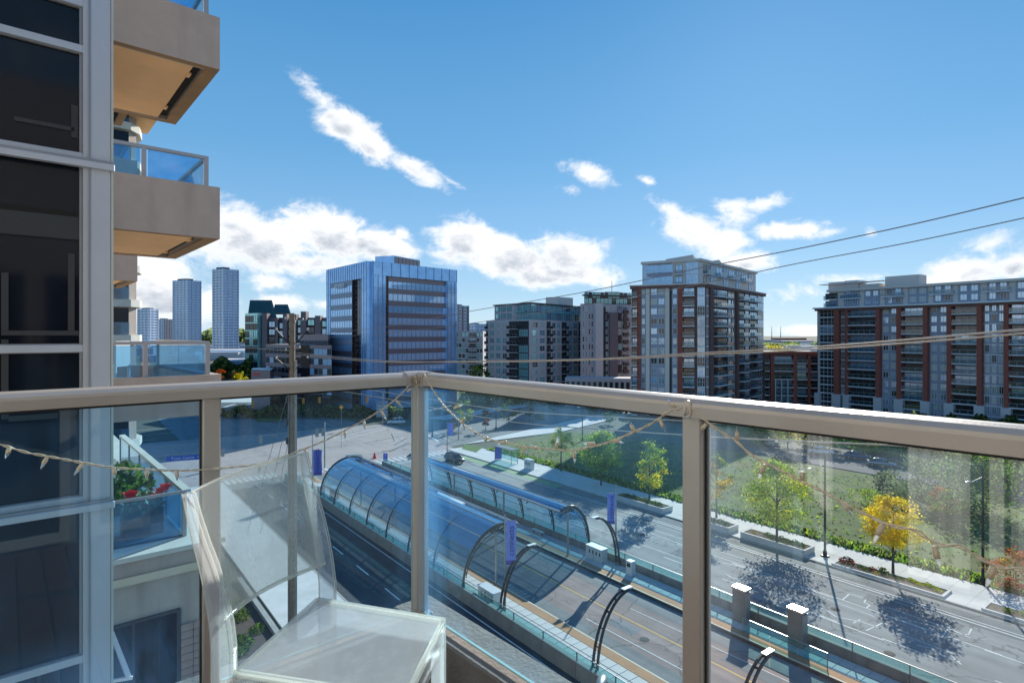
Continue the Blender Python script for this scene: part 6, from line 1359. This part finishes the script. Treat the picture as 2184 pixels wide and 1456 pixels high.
def bulb(base, tip, nm='bulb_socket'):
    d = tip-base; l = d.length; d.normalize(); q = d.to_track_quat('Z', 'Y'); l = min(max(l, .03), .062); sk = l*.56
    b = MB(); b.lathe([(.0,0),(.0042,.001),(.0048,.008),(.0052,sk*.5),(.0050,sk),(.0,sk)], 'bulb_socket', 8); o = put(nm, b, t, base-OFF); o.rotation_mode = 'QUATERNION'; o.rotation_quaternion = q
    g = MB(); g.lathe([(.0034,sk),(.0036,sk+.006),(.0030,l-.008),(.0008,l),(0,l)], 'bulb_glass', 8); put('bulb', g, o)
for (a, c) in (((22,952),(12,976)),((101,973),(87,1000)),((177,987),(158,1013)),((243,997),(245,1018)),((313,1001),(313,1022)),((377,1003),(378,1022)),((554,988),(552,1008)),((650,955),(652,970)),((735,918),(736,934)),((776,898),(778,914)),((812,876),(825,896)),((845,853),(860,870)),((868,835),(882,824))): bulb(lp_(*a), lp_(*c))
for (a, c) in (((968,870),(988,862)),((990,890),(982,912)),((1040,932),(1032,942)),((1080,941),(1060,947)),((1115,950),(1124,970)),((1146,956),(1130,949)),((1186,955),(1190,932)),((1224,962),(1226,988)),((1268,945),(1243,946)),((1308,938),(1331,944)),((1353,920),(1341,896)),((1408,895),(1415,910)),((1442,868),(1426,854))): bulb(rp_(*a), rp_(*c))
for (a, c) in (((1507,903),(1496,916)),((1573,938),(1572,922)),((1632,990),(1616,1023)),((1711,1024),(1711,1008)),((1797,1070),(1815,1095)),((1885,1116),(1862,1158)),((1992,1163),(2006,1212)),((2120,1206),(2103,1252)),((2230,1212),(2240,1255))): bulb(rp_(*a), rp_(*c))
def hook(p, ang, label):
    tt = thing('adhesive_hook', label, 'hook', p, ang)
    put('back_plate', MB().prism([(cos(a)*.0085, sin(a)*.0085+(.010 if sin(a) > 0 else -.012)) for a in [2*pi*k/16 for k in range(16)]], 0, .004, 'hook_plastic'), tt).rotation_euler = (R(90), 0, 0)
    b = MB(); b.tube([(0,-.004,-.010),(0,-.012,-.014),(0,-.014,-.006),(0,-.012,.004)], .0032, 'hook_plastic', 8); put('hook_arm', b, tt)
hook(rp_(1468, 868)+Vector((0,0,-.002)), BE+pi/2+pi, 'oval plastic hook holding the string lights on the right railing post'); 
p = rp_(905, 800); hook(BF(UC-.042, VC-.05, EYE-.17), BE+pi*.75+pi, 'plastic hook holding the string lights at the railing corner')
b = MB(); r6 = random.Random(8)
c0 = BF(UC-.045, VC-.05, EYE-.168)
for k in range(5): b.tube([c0-OFF+Vector((r6.uniform(-.015,.015), r6.uniform(-.01,.004), r6.uniform(-.03,.025))) for _ in range(6)], .0017, 'cord', 5)
put('cord_knot', b, t)
# low wall and planting on the near side of the street, in front of the building
t = thing('garden_wall', 'low pale retaining wall along the near sidewalk, seen under the chair back', 'wall', RD(0,0,0), AL)
put('wall', MB().box(12.2, 12.6, 20, 58, 0, .7, 'kerb'), t)
put('garden_bed', MB().box(6, 12.2, 20, 58, 0, .35, 'soil'), t)
g = thing('garden_shrubs', 'dark green garden shrubs below the chair', 'shrubs', RD(48, 10.5, .3), AL)
for k in range(14): shrub(g, random.uniform(-3,1.4), random.uniform(-5,6), 0, random.uniform(.5,.9), ['leaf_deep','leaf_green','leaf_olive'], 220, 200+k)
